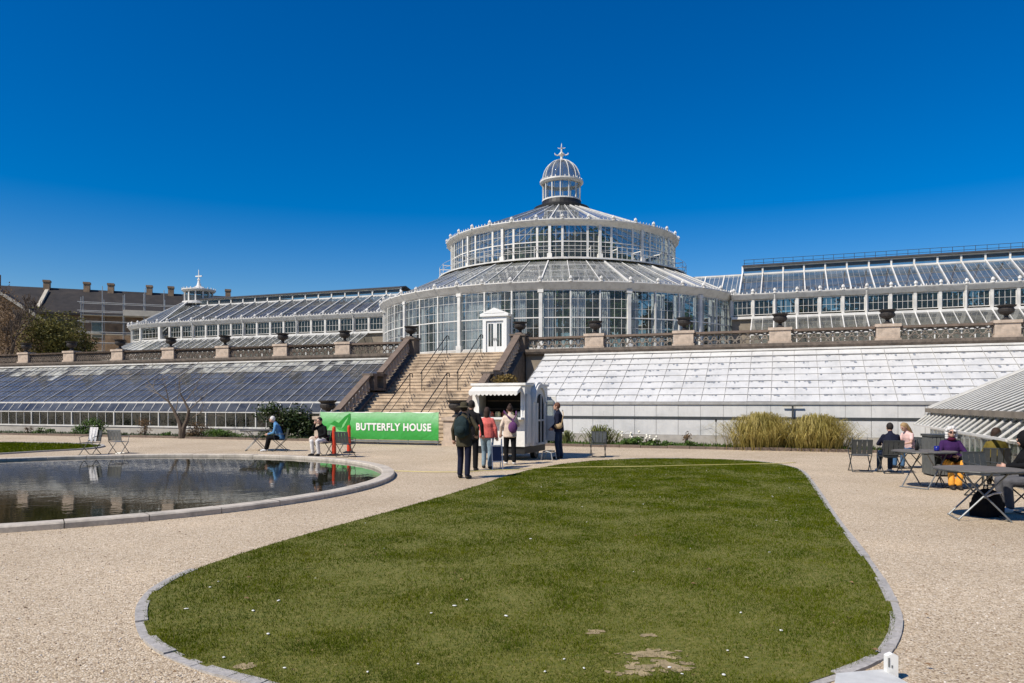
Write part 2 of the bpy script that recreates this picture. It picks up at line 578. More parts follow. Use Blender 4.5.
# pond
mb = MB()
mb.lathe([(0.01, -0.6), (POND_R - 0.26, -0.6), (POND_R - 0.24, 0.0)], 72, (POND_C.x, POND_C.y, 0))
tag(mb.build('pond_basin', M['wall_old']), kind='structure')
mb = MB()
mb.add([(POND_C.x + (POND_R - 0.28) * math.cos(2 * math.pi * k / 72), POND_C.y + (POND_R - 0.28) * math.sin(2 * math.pi * k / 72), 0.02) for k in range(72)], [tuple(range(72))])
tag(mb.build('water', M['water']), kind='structure')
pk = thing('pond_kerb', 'low pale stone rim running round the round pond', 'kerb', (POND_C.x, POND_C.y, 0))
mb = MB()
ns = 44
for k in range(ns):
    a0, a1 = 2 * math.pi * k / ns, 2 * math.pi * (k + 1) / ns - 0.0015
    h = 0.095 + random.uniform(-0.004, 0.004)
    mb.lathe([(POND_R, -0.05), (POND_R, h - 0.02), (POND_R - 0.02, h), (POND_R - 0.28, h), (POND_R - 0.3, h - 0.02), (POND_R - 0.3, -0.3)], 2, (0, 0, 0), a0, a1)
mb.build('kerb_stone', M['kerbstone'], pk)

# lawn
lawn_px = [(240, 683), (190, 668), (150, 648), (136, 628), (137, 606), (152, 589), (190, 570), (260, 547), (330, 527), (400, 508), (470, 487.5), (520, 472), (575, 462.5), (640, 458.8), (720, 459.5), (775, 463.5), (802, 470.5), (815, 484), (840, 520), (865, 552), (885, 580), (900, 609), (903, 627), (897, 646), (880, 663), (830, 683)]
lawn_w = [G(*p) for p in lawn_px] + [Vector((1.2, 4.1, 0)), Vector((0.2, 4.0, 0)), Vector((-0.9, 4.15, 0))]
LP = smooth_closed(lawn_w, 5)
if area(LP) < 0:
    LP.reverse()
lk = thing('lawn_kerb', 'grey granite edging stones set flush round the big lawn', 'kerb')
mb = MB()
Q = offset_in(LP, 0.09)
K = len(LP)
for i in range(K):
    j = (i + 1) % K
    h = 0.016 + 0.007 * math.sin((i // 4) * 2.7) + random.uniform(-0.002, 0.002)
    if LP[i].x < 3.0 and LP[i].y > 7.6:
        h -= 0.014 + 0.05 * min(1, (LP[i].y - 7.6) / 2)          # turf and gravel have grown over the stones here
    if h < -0.01: continue
    a, b_, c, d = LP[i], LP[j], Q[j], Q[i]
    if (b_ - a).length < 0.05:
        continue
    joint = (i % 4 == 0)
    e = (b_ - a).normalized() * (0.008 if joint else 0.0)
    nrm_ = (d - a)
    wob = random.uniform(-.06, .06)
    a, d = a + e + nrm_ * (wob if joint else 0), d + e
    c = c
    mb.add([(a.x, a.y, -.05), (b_.x, b_.y, -.05), (c.x, c.y, -.05), (d.x, d.y, -.05), (a.x, a.y, h), (b_.x, b_.y, h), (c.x, c.y, h), (d.x, d.y, h)],
           [(4, 5, 6, 7), (0, 1, 5, 4), (1, 2, 6, 5), (2, 3, 7, 6), (3, 0, 4, 7)])
mb.build('edging_stone', M['granite'], lk)
LIN = offset_in(LP, 0.06)
flat('lawn', LIN, 0.012, M['turf'])


def inside(P, x, y):
    px = np.array([p.x for p in P]); py = np.array([p.y for p in P])
    res = np.zeros(x.shape, bool)
    j = len(P) - 1
    for i in range(len(P)):
        c = ((py[i] > y) != (py[j] > y)) & (x < (px[j] - px[i]) * (y - py[i]) / (py[j] - py[i] + 1e-12) + px[i])
        res ^= c
        j = i
    return res


def vnoise(x, y, s, seed):
    r_ = np.random.default_rng(seed)
    g = r_.random((64, 64))
    xs, ys = x * s, y * s
    xi, yi = np.floor(xs).astype(int), np.floor(ys).astype(int)
    fx, fy = xs - xi, ys - yi
    fx = fx * fx * (3 - 2 * fx); fy = fy * fy * (3 - 2 * fy)
    a = g[xi % 64, yi % 64]; b = g[(xi + 1) % 64, yi % 64]
    c = g[xi % 64, (yi + 1) % 64]; d = g[(xi + 1) % 64, (yi + 1) % 64]
    return (a * (1 - fx) + b * fx) * (1 - fy) + (c * (1 - fx) + d * fx) * fy


BARE = []
for _px, _py, _wx, _wy in ((652, 657, 34, 6), (668, 668, 26, 6), (640, 669, 16, 5), (628, 676, 20, 4), (597, 635, 10, 3), (645, 637, 10, 2), (244, 669, 9, 3)):
    _c = G(_px, _py); _s = _c.y / FPX
    BARE.append((_c.x, _c.y, _wx * _s, _wy * _s * _c.y / EYE))


def blades(name, P, n, h, w, mat, seed, near_bias=True, bare=True):
    r_ = np.random.default_rng(seed)
    xs = [p.x for p in P]; ys = [p.y for p in P]
    x0, x1, y0, y1 = min(xs), max(xs), min(ys), max(ys)
    x = r_.uniform(x0, x1, n * 4)
    y = y0 + (y1 - y0) * (r_.random(n * 4) ** (2.2 if near_bias else 1.0))
    ok = inside(P, x, y)
    dens = 0.12 + 0.95 * vnoise(x, y, 1.7, seed + 1) * (0.5 + vnoise(x, y, 6.0, seed + 2))
    ok &= r_.random(n * 4) < dens + 0.12
    if bare:
        for bx_, by_, ra, rb in BARE:
            e = ((x - bx_) / ra) ** 2 + ((y - by_) / rb) ** 2 + 0.9 * (vnoise(x, y, 9.0, seed + 3) - 0.5)
            ok &= ~((e < 1.0) & (r_.random(n * 4) < 0.7))
    x, y = x[ok][:n], y[ok][:n]
    n = len(x)
    clump = vnoise(x, y, 2.3, seed + 5) * 0.6 + vnoise(x, y, 11.0, seed + 6) * 0.6
    dist = np.sqrt(x * x + y * y)
    hh = h * (0.5 + clump) * r_.uniform(0.6, 1.3, n)
    ww = w * np.clip(dist / 6.0, 0.8, 3.0) * r_.uniform(0.7, 1.3, n)
    a = r_.uniform(0, 2 * np.pi, n)
    la = r_.uniform(0, 2 * np.pi, n)
    ln = hh * r_.uniform(0.2, 1.1, n)
    v = np.zeros((n, 3, 3))
    v[:, 0, 0] = x - np.cos(a) * ww / 2; v[:, 0, 1] = y - np.sin(a) * ww / 2; v[:, 0, 2] = 0.008
    v[:, 1, 0] = x + np.cos(a) * ww / 2; v[:, 1, 1] = y + np.sin(a) * ww / 2; v[:, 1, 2] = 0.008
    v[:, 2, 0] = x + np.cos(la) * ln; v[:, 2, 1] = y + np.sin(la) * ln; v[:, 2, 2] = 0.008 + hh
    me = bpy.data.meshes.new(name)
    me.vertices.add(3 * n)
    me.vertices.foreach_set('co', v.reshape(-1))
    me.loops.add(3 * n)
    me.loops.foreach_set('vertex_index', np.arange(3 * n, dtype=np.int32))
    me.polygons.add(n)
    me.polygons.foreach_set('loop_start', np.arange(n, dtype=np.int32) * 3)
    me.polygons.foreach_set('loop_total', np.full(n, 3, np.int32))
    me.materials.append(mat)
    me.update()
    me.validate()
    o = bpy.data.objects.new(name, me)
    COL.objects.link(o)
    return o


g = blades('grass', LIN, 360000, 0.021, 0.0055, M['grassblade'], 21)
tag(g, 'short worn spring grass growing on the big lawn', 'grass', kind='stuff')
# worn patches: ragged sheets of dry earth just above the turf soil
mb = MB()
for bx_, by_, ra, rb in BARE:
    for q_ in range(max(5, int(ra * rb * 1500))):
        t_ = random.random() ** .95 * 1.15
        aa = random.uniform(0, 6.283)
        cx_, cy_ = bx_ + ra * t_ * math.cos(aa), by_ + rb * t_ * math.sin(aa)
        sz = random.uniform(.008, .05) * (1.3 - .85 * t_)
        ph = random.uniform(0, 6.28)
        pts = []
        for k in range(11):
            a = 2 * math.pi * k / 11
            q = 1 + .35 * math.sin(2 * a + ph) + random.uniform(-.3, .3)
            pts.append((cx_ + sz * 1.3 * q * math.cos(a), cy_ + sz * q * math.sin(a), .014 + random.random() * .003))
        mb.add(pts, [tuple(range(11))])
tag(mb.build('bare_earth', M['bare']), 'dry earth showing through worn patches of the lawn', 'earth', kind='stuff')
# daisies and scraps on the lawn
M['petal'] = solid('white_petals', (0.75, 0.74, 0.7), 0.7, 0.05)
mb = MB()
for k in range(90):
    x = random.uniform(-3.2, 5.5); y = 4.6 + (random.random() ** 1.6) * 14
    if inside(LIN, np.array([x]), np.array([y]))[0]:
        s = random.uniform(0.005, 0.013)
        mb.ball((x, y, 0.022), (s * random.uniform(.8, 2.2), s, s * 0.4), 6, 4, 0, Matrix.Rotation(random.random() * 6, 3, 'Z'))
tag(mb.build('petals', M['petal']), 'tiny white daisies and fallen petals dotted over the lawn', 'petals', kind='stuff')

# strip of lawn far left, beyond the pond
fl_px = [(-160, 447), (-60, 444.2), (0, 443.0), (60, 443.4), (98, 445), (104, 447), (86, 449.6), (40, 452.2), (0, 454.6), (-80, 459), (-170, 462)]
P2 = smooth_closed([G(*p) for p in fl_px], 4)
if area(P2) < 0:
    P2.reverse()
fl = thing('lawn_kerb', 'low edging round the far grass strip left behind the pond', 'kerb')
mb = MB()
kerb_ring(mb, P2, 0.12, -0.05, 0.05)
mb.build('edging_stone', M['granite'], fl)
P2i = offset_in(P2, 0.11)
flat('lawn', P2i, 0.012, M['turf'])
tag(blades('grass', P2i, 26000, 0.05, 0.012, M['grassblade'], 31, False, False), 'strip of bright grass on the far side of the pond', 'grass', kind='stuff')

# scattered loose stones near the camera
mb = MB()
for k in range(3000):
    y = 3.2 + 9 * random.random() ** 1.8
    x = random.uniform(-0.8, 0.8) * y
    xa, ya = np.array([x]), np.array([y])
    if inside(LP, xa, ya)[0] or (Vector((x, y, 0)) - POND_C).length < POND_R + 0.05:
        continue
    s = random.uniform(0.005, 0.011)
    mb.ball((x, y, s * 0.25), (s, s * random.uniform(0.6, 1), s * 0.6), 5, 4, random.randint(0, 2), Matrix.Rotation(random.random() * 6, 3, 'Z'))
M['peb1'] = solid('pebble_tan', (0.5, 0.4, 0.3), 0.9, 0.3, 3.0)
M['peb2'] = solid('pebble_pale', (0.68, 0.62, 0.54), 0.9, 0.2, 3.0)
M['peb3'] = solid('pebble_brown', (0.25, 0.18, 0.12), 0.9, 0.3, 3.0)
tag(mb.build('pebbles', [M['peb1'], M['peb2'], M['peb3']]), 'loose pebbles lying on the gravel path', 'pebbles', kind='stuff')

# dry leaves and twigs blown over the gravel
mb = MB()
for k in range(110):
    y = 4.5 + 13 * random.random() ** 1.4
    x = random.uniform(-.75, .75) * y
    if (Vector((x, y, 0)) - POND_C).length < POND_R + .05: continue
    s = random.uniform(.012, .03); a = random.uniform(0, 6.28)
    c_, s_ = math.cos(a) * s, math.sin(a) * s
    mb.add([(x - c_, y - s_, .03), (x + s_ * .4, y - c_ * .4, .042), (x + c_, y + s_, .034), (x - s_ * .4, y + c_ * .4, .036)], [(0, 1, 2, 3)])
M['dryleaf'] = solid('dry_fallen_leaf', (.2, .12, .06), .9, .4, 3.0)
tag(mb.build('fallen_leaves', M['dryleaf']), 'a few dry leaves blown over the gravel and lawn', 'leaves', kind='stuff')

# slab and marker post at the near right corner of the lawn
mb = MB()
mb.prism([(1.78, 4.15), (2.35, 4.3), (2.3, 4.62), (1.98, 4.55)], 0.0, 0.05, 'z')
tag(mb.build('stone_slab', M['slab']), 'pale concrete slab lying at the near corner of the lawn edging', 'slab')
p = G(890, 683)
mk = thing('marker_post', 'short white square marker post with a label by the lawn edging', 'post', (2.33, 4.58, 0))
mb = MB()
mb.bx(-0.035, 0.035, -0.02, 0.02, 0, 0.15)
mb.add([(-.035, -.02, .15), (.035, -.02, .15), (.035, .02, .15), (-.035, .02, .15), (0, -.02, .165), (0, .02, .165)], [(0, 1, 4), (2, 3, 5), (1, 2, 5, 4), (3, 0, 4, 5)])
mb.build('stake', M['white_clean'], mk)
mb = MB()
mb.bx(-0.028, -0.018, -0.023, -0.0205, 0.085, 0.14)
mb.bx(-0.008, 0.0, -0.023, -0.0205, 0.08, 0.095)
mb.build('printed_mark', M['steel'], mk)

# yellow hose over path and lawn
M['hose'] = solid('yellow_hose', (0.62, 0.54, 0.2), 0.5, 0.1)
hp = [G(*q) for q in [(382, 471.8), (420, 473.0), (465, 473.0), (500, 471.2), (535, 469.4), (590, 468.2), (650, 467.2), (720, 465.8), (780, 464.2), (800, 463.6)]]
hpts = []
for i in range(len(hp) - 1):
    for j in range(6):
        q = hp[i].lerp(hp[i + 1], j / 6)
        hpts.append((q.x, q.y + 0.05 * math.sin((i * 6 + j) * 0.5), 0.03))
mb = MB()
mb.tube(hpts, 0.010, 6)
tag(mb.build('garden_hose', M['hose'], smooth=True), 'thin yellow hose lying across the path and lawn', 'hose')

# beds in front of the glasshouses
def strip(name, u0, u1, v0, v1, z, mat):
    mb = MB()
    mb.add([W(u0, v0, z), W(u1, v0, z), W(u1, v1, z), W(u0, v1, z)], [(0, 1, 2, 3)])
    return tag(mb.build(name, mat), kind='structure')


strip('soil_bed', -80, -19.8, 28.1, 30.3, 0.05, M['soil'])
strip('soil_bed', -12.0, 3.6, 28.2, 30.3, 0.05, M['soil'])
strip('soil_bed', 3.6, 20, 29.2, 30.3, 0.05, M['soil'])
for u0, u1, v, lb in ((-80, -19.8, 28.0, 'low stone edge of the planting bed before the blue glass roof'), (-12, 3.6, 28.1, 'low stone edge of the planting bed before the whitewashed roof')):
    k = thing('bed_edging', lb, 'edging', W(u0, v, 0), -A)
    mb = MB()
    x = 0
    while x < u1 - u0:
        l = random.uniform(0.7, 1.1)
        mb.bx(x, min(x + l - 0.02, u1 - u0), 0, 0.12, -0.03, 0.1 + random.uniform(-.015, .015))
        x += l
    mb.build('edging_stone', M['stone_rail'], k)

# terrace: a raised block of earth, paved on top
mb = MB()
mb.bx(0, 140, 0, 60, -0.1, ZT)
tag(mb.build('terrace_ground', [M['paving']], None, W(-100, 35.0, 0), -A), kind='structure')
# ================================================================ tables and chairs
def table_mat():
    m, nt, out = new_mat('weathered_table_slats')
    L = nt.links
    tc = N(nt, 'ShaderNodeTexCoord')
    b = N(nt, 'ShaderNodeBsdfPrincipled', i_Roughness=.7)
    mp = N(nt, 'ShaderNodeMapping'); mp.inputs['Scale'].default_value = (1, 12, 12)
    L.new(tc.outputs['Object'], mp.inputs['Vector'])
    nz = N(nt, 'ShaderNodeTexNoise', i_Scale=2.5, i_Detail=5.0)
    L.new(mp.outputs[0], nz.inputs['Vector'])
    rp = ramp(nt, [(.3, (.09, .08, .065)), (.6, (.17, .15, .125)), (.8, (.27, .24, .2))])
    L.new(nz.outputs['Fac'], rp.inputs['Fac'])
    L.new(rp.outputs['Color'], b.inputs['Base Color'])
    L.new(b.outputs[0], out.inputs['Surface'])
    return m


M['table'] = table_mat()


def cafe_table(label, pos, r=.59, rz=0.0):
    t = thing('cafe_table', label, 'table', pos, rz, 'round folding cafe tables')
    mb = MB()
    n = 11
    for i in range(n):
        y0, y1 = -r + 2 * r * i / n + .004, -r + 2 * r * (i + 1) / n - .004
        ym = max(abs(y0), abs(y1)) * .97
        x = math.sqrt(max(.01, r * r - ym * ym))
        xa = math.sqrt(max(.004, r * r - y0 * y0)); xb = math.sqrt(max(.004, r * r - y1 * y1))
        mb.prism([(-xa, y0), (xa, y0), (xb, y1), (-xb, y1)], .715, .74, 'z')
    mb.build('table_top', M['table'], t)
    mb = MB()
    mb.tube([(r * .99 * math.cos(a), r * .99 * math.sin(a), .722) for a in [2 * math.pi * k / 28 for k in range(28)]], .013, 6, closed=True)
    for y in (-.3, .3): mb.bx(-.5, .5, y - .015, y + .015, .69, .714)
    mb.build('table_frame', M['darkmetal'], t)
    for s in (-1, 1):
        for y in (-.27, .27):
            mb = MB()
            mb.tube([(-.3 * s, y + .02 * s, .7), (.33 * s, y + .02 * s, .02)], .013, 6)
            mb.build('leg', M['steel'], t)
        mb = MB()
        mb.tube([(.33 * s, -.3, .014), (.33 * s, .3, .014)], .013, 6); mb.build('foot_bar', M['steel'], t)
    return t


def chair(label, pos, rz, mat='darkmetal'):
    """faces local -y"""
    t = thing('cafe_chair', label, 'chair', pos, rz, 'folding metal cafe chairs')
    mb = MB()
    for i in range(6):
        y = -.2 + .4 * i / 5
        mb.bx(-.22, .22, y - .037, y + .037, .44, .455)
    mb.build('seat', M[mat], t)
    mb = MB()
    for i in range(4):
        x = -.18 + .36 * i / 3
        mb.beam((x, .225, .5), (x, .3, .86), .105, .012, 0, (0, 1, 0))
    mb.beam((-.24, .3, .87), (.24, .3, .87), .02, .03); mb.beam((-.24, .222, .5), (.24, .222, .5), .02, .025)
    mb.build('backrest', M[mat], t)
    for s in (-1, 1):
        mb = MB()
        x = .245 * s
        mb.tube([(x, .305, .88), (x, .22, .46), (x, -.22, .014), (x, -.26, .014)], .013, 6); mb.build('leg', M[mat], t)
        mb = MB(); mb.tube([(x * .94, -.22, .45), (x * .94, .26, .014)], .013, 6); mb.build('leg', M[mat], t)
    for y, w in ((-.24, 1), (.26, .94)):
        mb = MB(); mb.tube([(-.245 * w, y, .014), (.245 * w, y, .014)], .011, 6); mb.build('foot_bar', M[mat], t)
    for s in (-1, 1):
        mb = MB()
        mb.tube([(.25 * s, .29, .68), (.26 * s, -.02, .67), (.26 * s, -.2, .64), (.245 * s, -.16, .46)], .012, 6)
        mb.build('armrest', M[mat], t)
    t.scale = (.93, .93, .91)
    return t


# ================================================================ people
M['skin'] = solid('skin', (.5, .3, .22), .55, .08, 12.0)
M['hair_dark'] = solid('dark_hair', (.016, .011, .009), .8, .3, 40.0)
M['hair_brown'] = solid('brown_hair', (.035, .018, .011), .8, .3, 40.0)
M['hair_blond'] = solid('blonde_hair', (.34, .22, .1), .7, .25, 40.0)
M['hair_white'] = solid('white_hair', (.62, .6, .57), .6, .15, 40.0)
M['hair_red'] = solid('reddish_short_hair', (.13, .055, .03), .7, .25, 40.0)
M['shoe_dark'] = solid('dark_shoe', (.02, .018, .016), .6, .2)
M['shoe_white'] = solid('white_shoe', (.65, .65, .63), .6, .1)
M['eye'] = solid('eye', (.03, .02, .02), .2, .1)


def cloth(name, c):
    key = 'cl_' + name
    if key not in M:
        M[key] = solid(name + '_cloth', c, .9, .22, 9.0, .35, 45, spec=.15)
    return M[key]


def cap_cone(mb, p, q, r0, r1, n=10):
    p, q = Vector(p), Vector(q)
    d = q - p
    L_ = max(d.length, 1e-4); d = d / L_
    pts, rs = [], []
    for t in (-1, -.7, -.35):
        pts.append(p + d * r0 * t); rs.append(r0 * math.sqrt(max(.0004, 1 - t * t)))
    for i in range(5):
        t = i / 4; pts.append(p + d * L_ * t); rs.append(r0 + (r1 - r0) * t)
    for t in (.35, .7, 1):
        pts.append(q + d * r1 * t); rs.append(r1 * math.sqrt(max(.0004, 1 - t * t)))
    mb.tube(pts, rs, n)


def chain(mb, pts, rs, n=10):
    for i in range(len(pts) - 1):
        cap_cone(mb, pts[i], pts[i + 1], rs[i], rs[i + 1], n)


def torso(mb, secs):
    """secs: (centre, half width, half depth, side vector) -> closed loft"""
    n = 14
    base = len(mb.v)
    for (c, rx, ry, sx) in secs:
        c = Vector(c); s = Vector(sx).normalized()
        f = Vector((-s.y, s.x, 0))
        for k in range(n):
            a = 2 * math.pi * k / n
            mb.v.append(tuple(c + s * (rx * math.cos(a)) + f * (ry * math.sin(a))))
    for i in range(len(secs) - 1):
        for k in range(n):
            k2 = (k + 1) % n
            mb.f.append((base + i * n + k, base + i * n + k2, base + (i + 1) * n + k2, base + (i + 1) * n + k)); mb.m.append(0)
    mb.f.append(tuple(base + k for k in reversed(range(n)))); mb.m.append(0)
    e = base + (len(secs) - 1) * n
    mb.f.append(tuple(e + k for k in range(n))); mb.m.append(0)


def remesh(mb, name, mat, parent, voxel, extra=None):
    o = mb.build(name + '_src', mat)
    md = o.modifiers.new('r', 'REMESH'); md.mode = 'VOXEL'; md.voxel_size = voxel; md.use_smooth_shade = True
    sm = o.modifiers.new('s', 'SMOOTH'); sm.factor = .5; sm.iterations = 3
    dg = bpy.context.evaluated_depsgraph_get()
    me = bpy.data.meshes.new_from_object(o.evaluated_get(dg))
    bpy.data.objects.remove(o)
    me.name = name
    if extra is not None:
        ex = extra
        nv = len(me.vertices)
        vs = [tuple(v.co) for v in me.vertices] + [tuple(v) for v in ex.v]
        fs = [tuple(p.vertices) for p in me.polygons] + [tuple(i + nv for i in f) for f in ex.f]
        nf = len(me.polygons)
        m2 = bpy.data.meshes.new(name)
        m2.from_pydata(vs, [], fs)
        m2.update()
        m2.polygons.foreach_set('use_smooth', [True] * len(m2.polygons))
        me = m2
    me.materials.clear(); me.materials.append(mat)
    o = bpy.data.objects.new(name, me)
    COL.objects.link(o)
    if parent is not None: o.parent = parent
    return o


def hand(mb, wrist, d, side, curl=.5):
    """palm, four unequal fingers bent at the knuckles and a thumb from the side"""
    d = Vector(d).normalized()
    s = d.cross(Vector((0, -1, .2)))
    if s.length < .2: s = d.cross(Vector((1, 0, 0)))
    s.normalize()
    f = s.cross(d).normalized()
    w = Vector(wrist)
    mb.ball(w + d * .045, (.05, .05, .05), 8, 6)
    for i, (o, L_) in enumerate(((-.03, .06), (-.01, .075), (.01, .07), (.03, .055))):
        a = w + d * .08 + s * o
        b = a + (d * (1 - curl * .4) + f * curl * .6).normalized() * L_ * .55
        c = b + (d * (1 - curl) + f * curl).normalized() * L_ * .5
        mb.tube([a - d * .02, a, b, c], [.01, .01, .009, .006], 6)
    a = w + d * .03 + s * .035 * side
    mb.tube([a, a + (d * .6 + s * side * .8).normalized() * .03, a + (d * .6 + s * side * .8).normalized() * .03 + (d + f * .3).normalized() * .028], [.012, .011, .007], 6)


def person(label, pos, rz, J, top, bottom, hair, shoes, voxel=.016, scale=1.0, sleeve=1.0, long_hair=None, hat=None, bag=None, fat=1.0, glasses=False, collar=None, hood=False, group=None, skirt_len=.1, head_dir=None, hair_kind='short'):
    """J: joints in local space, facing -y"""
    j = {k: Vector(v) for k, v in J.items()}
    hd = Vector(head_dir) if head_dir else Vector((0, -1, 0)); hd.normalize()
    mb = MB()
    side = (j['shl'] - j['shr']).normalized()
    hside = (j['hipl'] - j['hipr']).normalized()
    hip = (j['hipl'] + j['hipr']) / 2
    ch = (j['shl'] + j['shr']) / 2
    def trunk(mbx, g):
        pel = hip + (ch - hip) * .0
        wai = hip.lerp(ch, .42); che = hip.lerp(ch, .75)
        torso(mbx, [(pel - (ch - hip).normalized() * .09, .13 * fat + g, .1 + g, hside), (pel + (ch - hip).normalized() * .03, .165 * fat + g, .115 * fat + g, hside), (wai, .14 * fat + g, .1 * fat + g, hside + side), (che, .165 * fat + g, .115 * fat + g, side), (ch - (ch - hip).normalized() * .02, .16 + g, .09 + g, side), (ch + (ch - hip).normalized() * .05, .08 + g, .06 + g, side)])
    # body
    trunk(mb, 0)
    cap_cone(mb, ch, j['neck'], .065, .055); cap_cone(mb, j['neck'], j['head'], .052, .06)
    hc = j['head']
    rot = Vector((0, -1, 0)).rotation_difference(hd).to_matrix()
    mb.ball(hc, (.078, .098, .118), 14, 10, 0, rot)
    P = lambda x, y, z: hc + rot @ Vector((x, y, z))
    mb.ball(P(0, -.05, -.06), (.055, .05, .055), 10, 8, 0, rot)
    for s, a in ((1, 'l'), (-1, 'r')):
        chain(mb, [j['sh' + a] + (ch - j['sh' + a]) * .16 + Vector((0, 0, -.025)), j['el' + a], j['wr' + a]], [.045, .036, .027])
        chain(mb, [j['hip' + a], j['kn' + a], j['an' + a]], [.085, .058, .04])
        cap_cone(mb, j['an' + a] + Vector((0, 0, -.02)), j['toe' + a], .04, .03)
    ex = MB()
    ex.ball(P(0, -.1, -.012), (.013, .02, .022), 6, 5, 0, rot)
    for s in (-1, 1): ex.ball(P(.08 * s, .005, -.01), (.012, .02, .032), 6, 5, 0, rot)
    ex.ball(P(0, -.098, -.062), (.024, .007, .007), 6, 4, 0, rot)
    for s, a in ((1, 'l'), (-1, 'r')):
        hand(ex, j['wr' + a], (j['wr' + a] - j['el' + a]), s)
    body = remesh(mb, 'person', M['skin'], None, voxel, ex)
    tag(body, label, 'person', group)
    body.location = pos; body.rotation_euler = (0, 0, rz); body.scale = (scale,) * 3
    mb = MB()
    for s in (-1, 1): mb.ball(P(.032 * s, -.088, .008), .011, 6, 4)
    mb.build('eyes', M['eye'], body)
    if glasses:
        mb = MB()
        for s in (-1, 1):
            mb.ball(P(.034 * s, -.1, .01), (.03, .009, .024), 8, 6, 0, rot)
            mb.beam(P(.064 * s, -.09, .015), P(.083 * s, .01, .01), .006, .01)
        mb.beam(P(-.01, -.105, .015), P(.01, -.105, .015), .006, .006)
        mb.build('sunglasses', M['eye'], body)
    # trousers
    mb = MB()
    up = (ch - hip).normalized()
    torso(mb, [(hip - up * .12, .12 * fat, .1, hside), (hip - up * .05, .165 * fat + .012, .12 * fat + .01, hside), (hip + up * .05, .165 * fat + .015, .12 * fat + .012, hside), (hip + up * .14, .15 * fat + .014, .11 * fat + .012, hside)])
    for a in 'lr':
        chain(mb, [j['hip' + a], j['kn' + a], j['an' + a] + Vector((0, 0, .03))], [.098 * fat, .075, .066])
    remesh(mb, 'trousers', bottom, body, voxel)
    # top
    mb = MB()
    trunk(mb, .022)
    if skirt_len:
        torso(mb, [(hip - up * skirt_len, .165 * fat + .03, .12 * fat + .03, hside), (hip + up * .1, .165 * fat + .022, .12 * fat + .022, hside), (hip.lerp(ch, .5), .15 * fat + .02, .11 * fat + .02, side)])
    for a in 'lr':
        e = j['el' + a]; w = j['wr' + a]
        end = e.lerp(w, sleeve if sleeve > 0 else .0)
        shp = j['sh' + a] + (ch - j['sh' + a]) * .16 + Vector((0, 0, -.025))
        chain(mb, [shp, e, end], [.062, .052, .043]) if sleeve > 0 else cap_cone(mb, shp, shp.lerp(e, .6), .062, .058)
    cap_cone(mb, ch, j['neck'], .085, .06)
    if hood:
        mb.ball(P(0, .03, -.0), (.125, .135, .16), 12, 8, 0, rot); cap_cone(mb, ch + Vector((0, .03, 0)), P(0, .06, -.08), .1, .1)
    remesh(mb, 'jacket' if sleeve >= 1 else 'top', top, body, voxel)
    if collar is not None:
        mb = MB(); mb.ball(j['neck'] + Vector((0, -.03, -.03)), (.1, .1, .05), 10, 6); mb.build('scarf', collar, body, smooth=True)
    # shoes
    for a in 'lr':
        mb = MB()
        cap_cone(mb, j['an' + a] + Vector((0, 0, -.03)), j['toe' + a], .052, .042)
        mb.ball((j['an' + a] + j['toe' + a]) / 2 + Vector((0, 0, -.005)), (.05, .05, .035), 8, 6)
        mb.build('shoe', shoes, body, smooth=True)
    # hair
    if hair is not None:
        mb = MB()
        mb.ball(P(0, .018, .028), (.09, .102, .112), 14, 10, 0, rot)
        if hair_kind == 'bob':
            mb.ball(P(0, .02, -.03), (.115, .11, .12), 14, 10, 0, rot); mb.ball(P(0, .035, .03), (.105, .115, .12), 12, 8, 0, rot)
        elif hair_kind == 'curly':
            for k in range(40):
                d = Vector((random.gauss(0, 1), random.gauss(0, 1) + .6, random.gauss(0, 1) + .3)).normalized()
                mb.ball(P(d.x * .095, d.y * .1 + .015, d.z * .11 + .01), random.uniform(.03, .045), 6, 5)
            for s in (-1, 1):
                for z in (-.03, -.08, -.12): mb.ball(P(.09 * s, .0, z), .042, 6, 5)
        elif hair_kind == 'bun':
            mb.ball(P(0, .05, .13), .05, 8, 6)
        elif hair_kind == 'long':
            cap_cone(mb, P(0, .06, .02), P(.02, .11, -.14), .09, .075); cap_cone(mb, P(.02, .11, -.14), P(.05, .15, -.34), .07, .035)
        elif hair_kind == 'mid':
            cap_cone(mb, P(0, .04, .0), P(0, .06, -.13), .095, .075)
        if hair_kind in ('curly',):
            mb.build('hair', hair, body, smooth=True)
        else:
            remesh(mb, 'hair', hair, body, .012)
    if hat is not None:
        mb = MB()
        mb.lathe([(.001, .145), (.06, .14), (.088, .115), (.1, .05), (.1, .045), (.19, .02), (.195, .012), (.1, .03)], 20, hc + Vector((0, .01, .02)))
        mb.build('hat', hat, body, smooth=True)
    return body, j


def stand(lean=0.0, la=None, ra=None, step=.0, sw=.19, turn=0.0):
    J = dict(hipl=(.095, 0, .92), hipr=(-.095, 0, .92), knl=(.105, -.03 - step, .5), knr=(-.105, -.02 + step, .5), anl=(.11, .02 - step, .085), anr=(-.11, .02 + step * 1.6, .085),
             toel=(.13, -.14 - step, .035), toer=(-.13, -.14 + step * 1.6, .035), shl=(sw, -lean * .5, 1.41), shr=(-sw, -lean * .5, 1.41), neck=(0, -lean * .6 - .01, 1.5), head=(0, -lean - .03, 1.62),
             ell=(.26, .03, 1.14), elr=(-.26, .03, 1.14), wrl=(.27, -.06, .9), wrr=(-.27, -.06, .9))
    if la: J['ell'], J['wrl'] = la
    if ra: J['elr'], J['wrr'] = ra
    return J


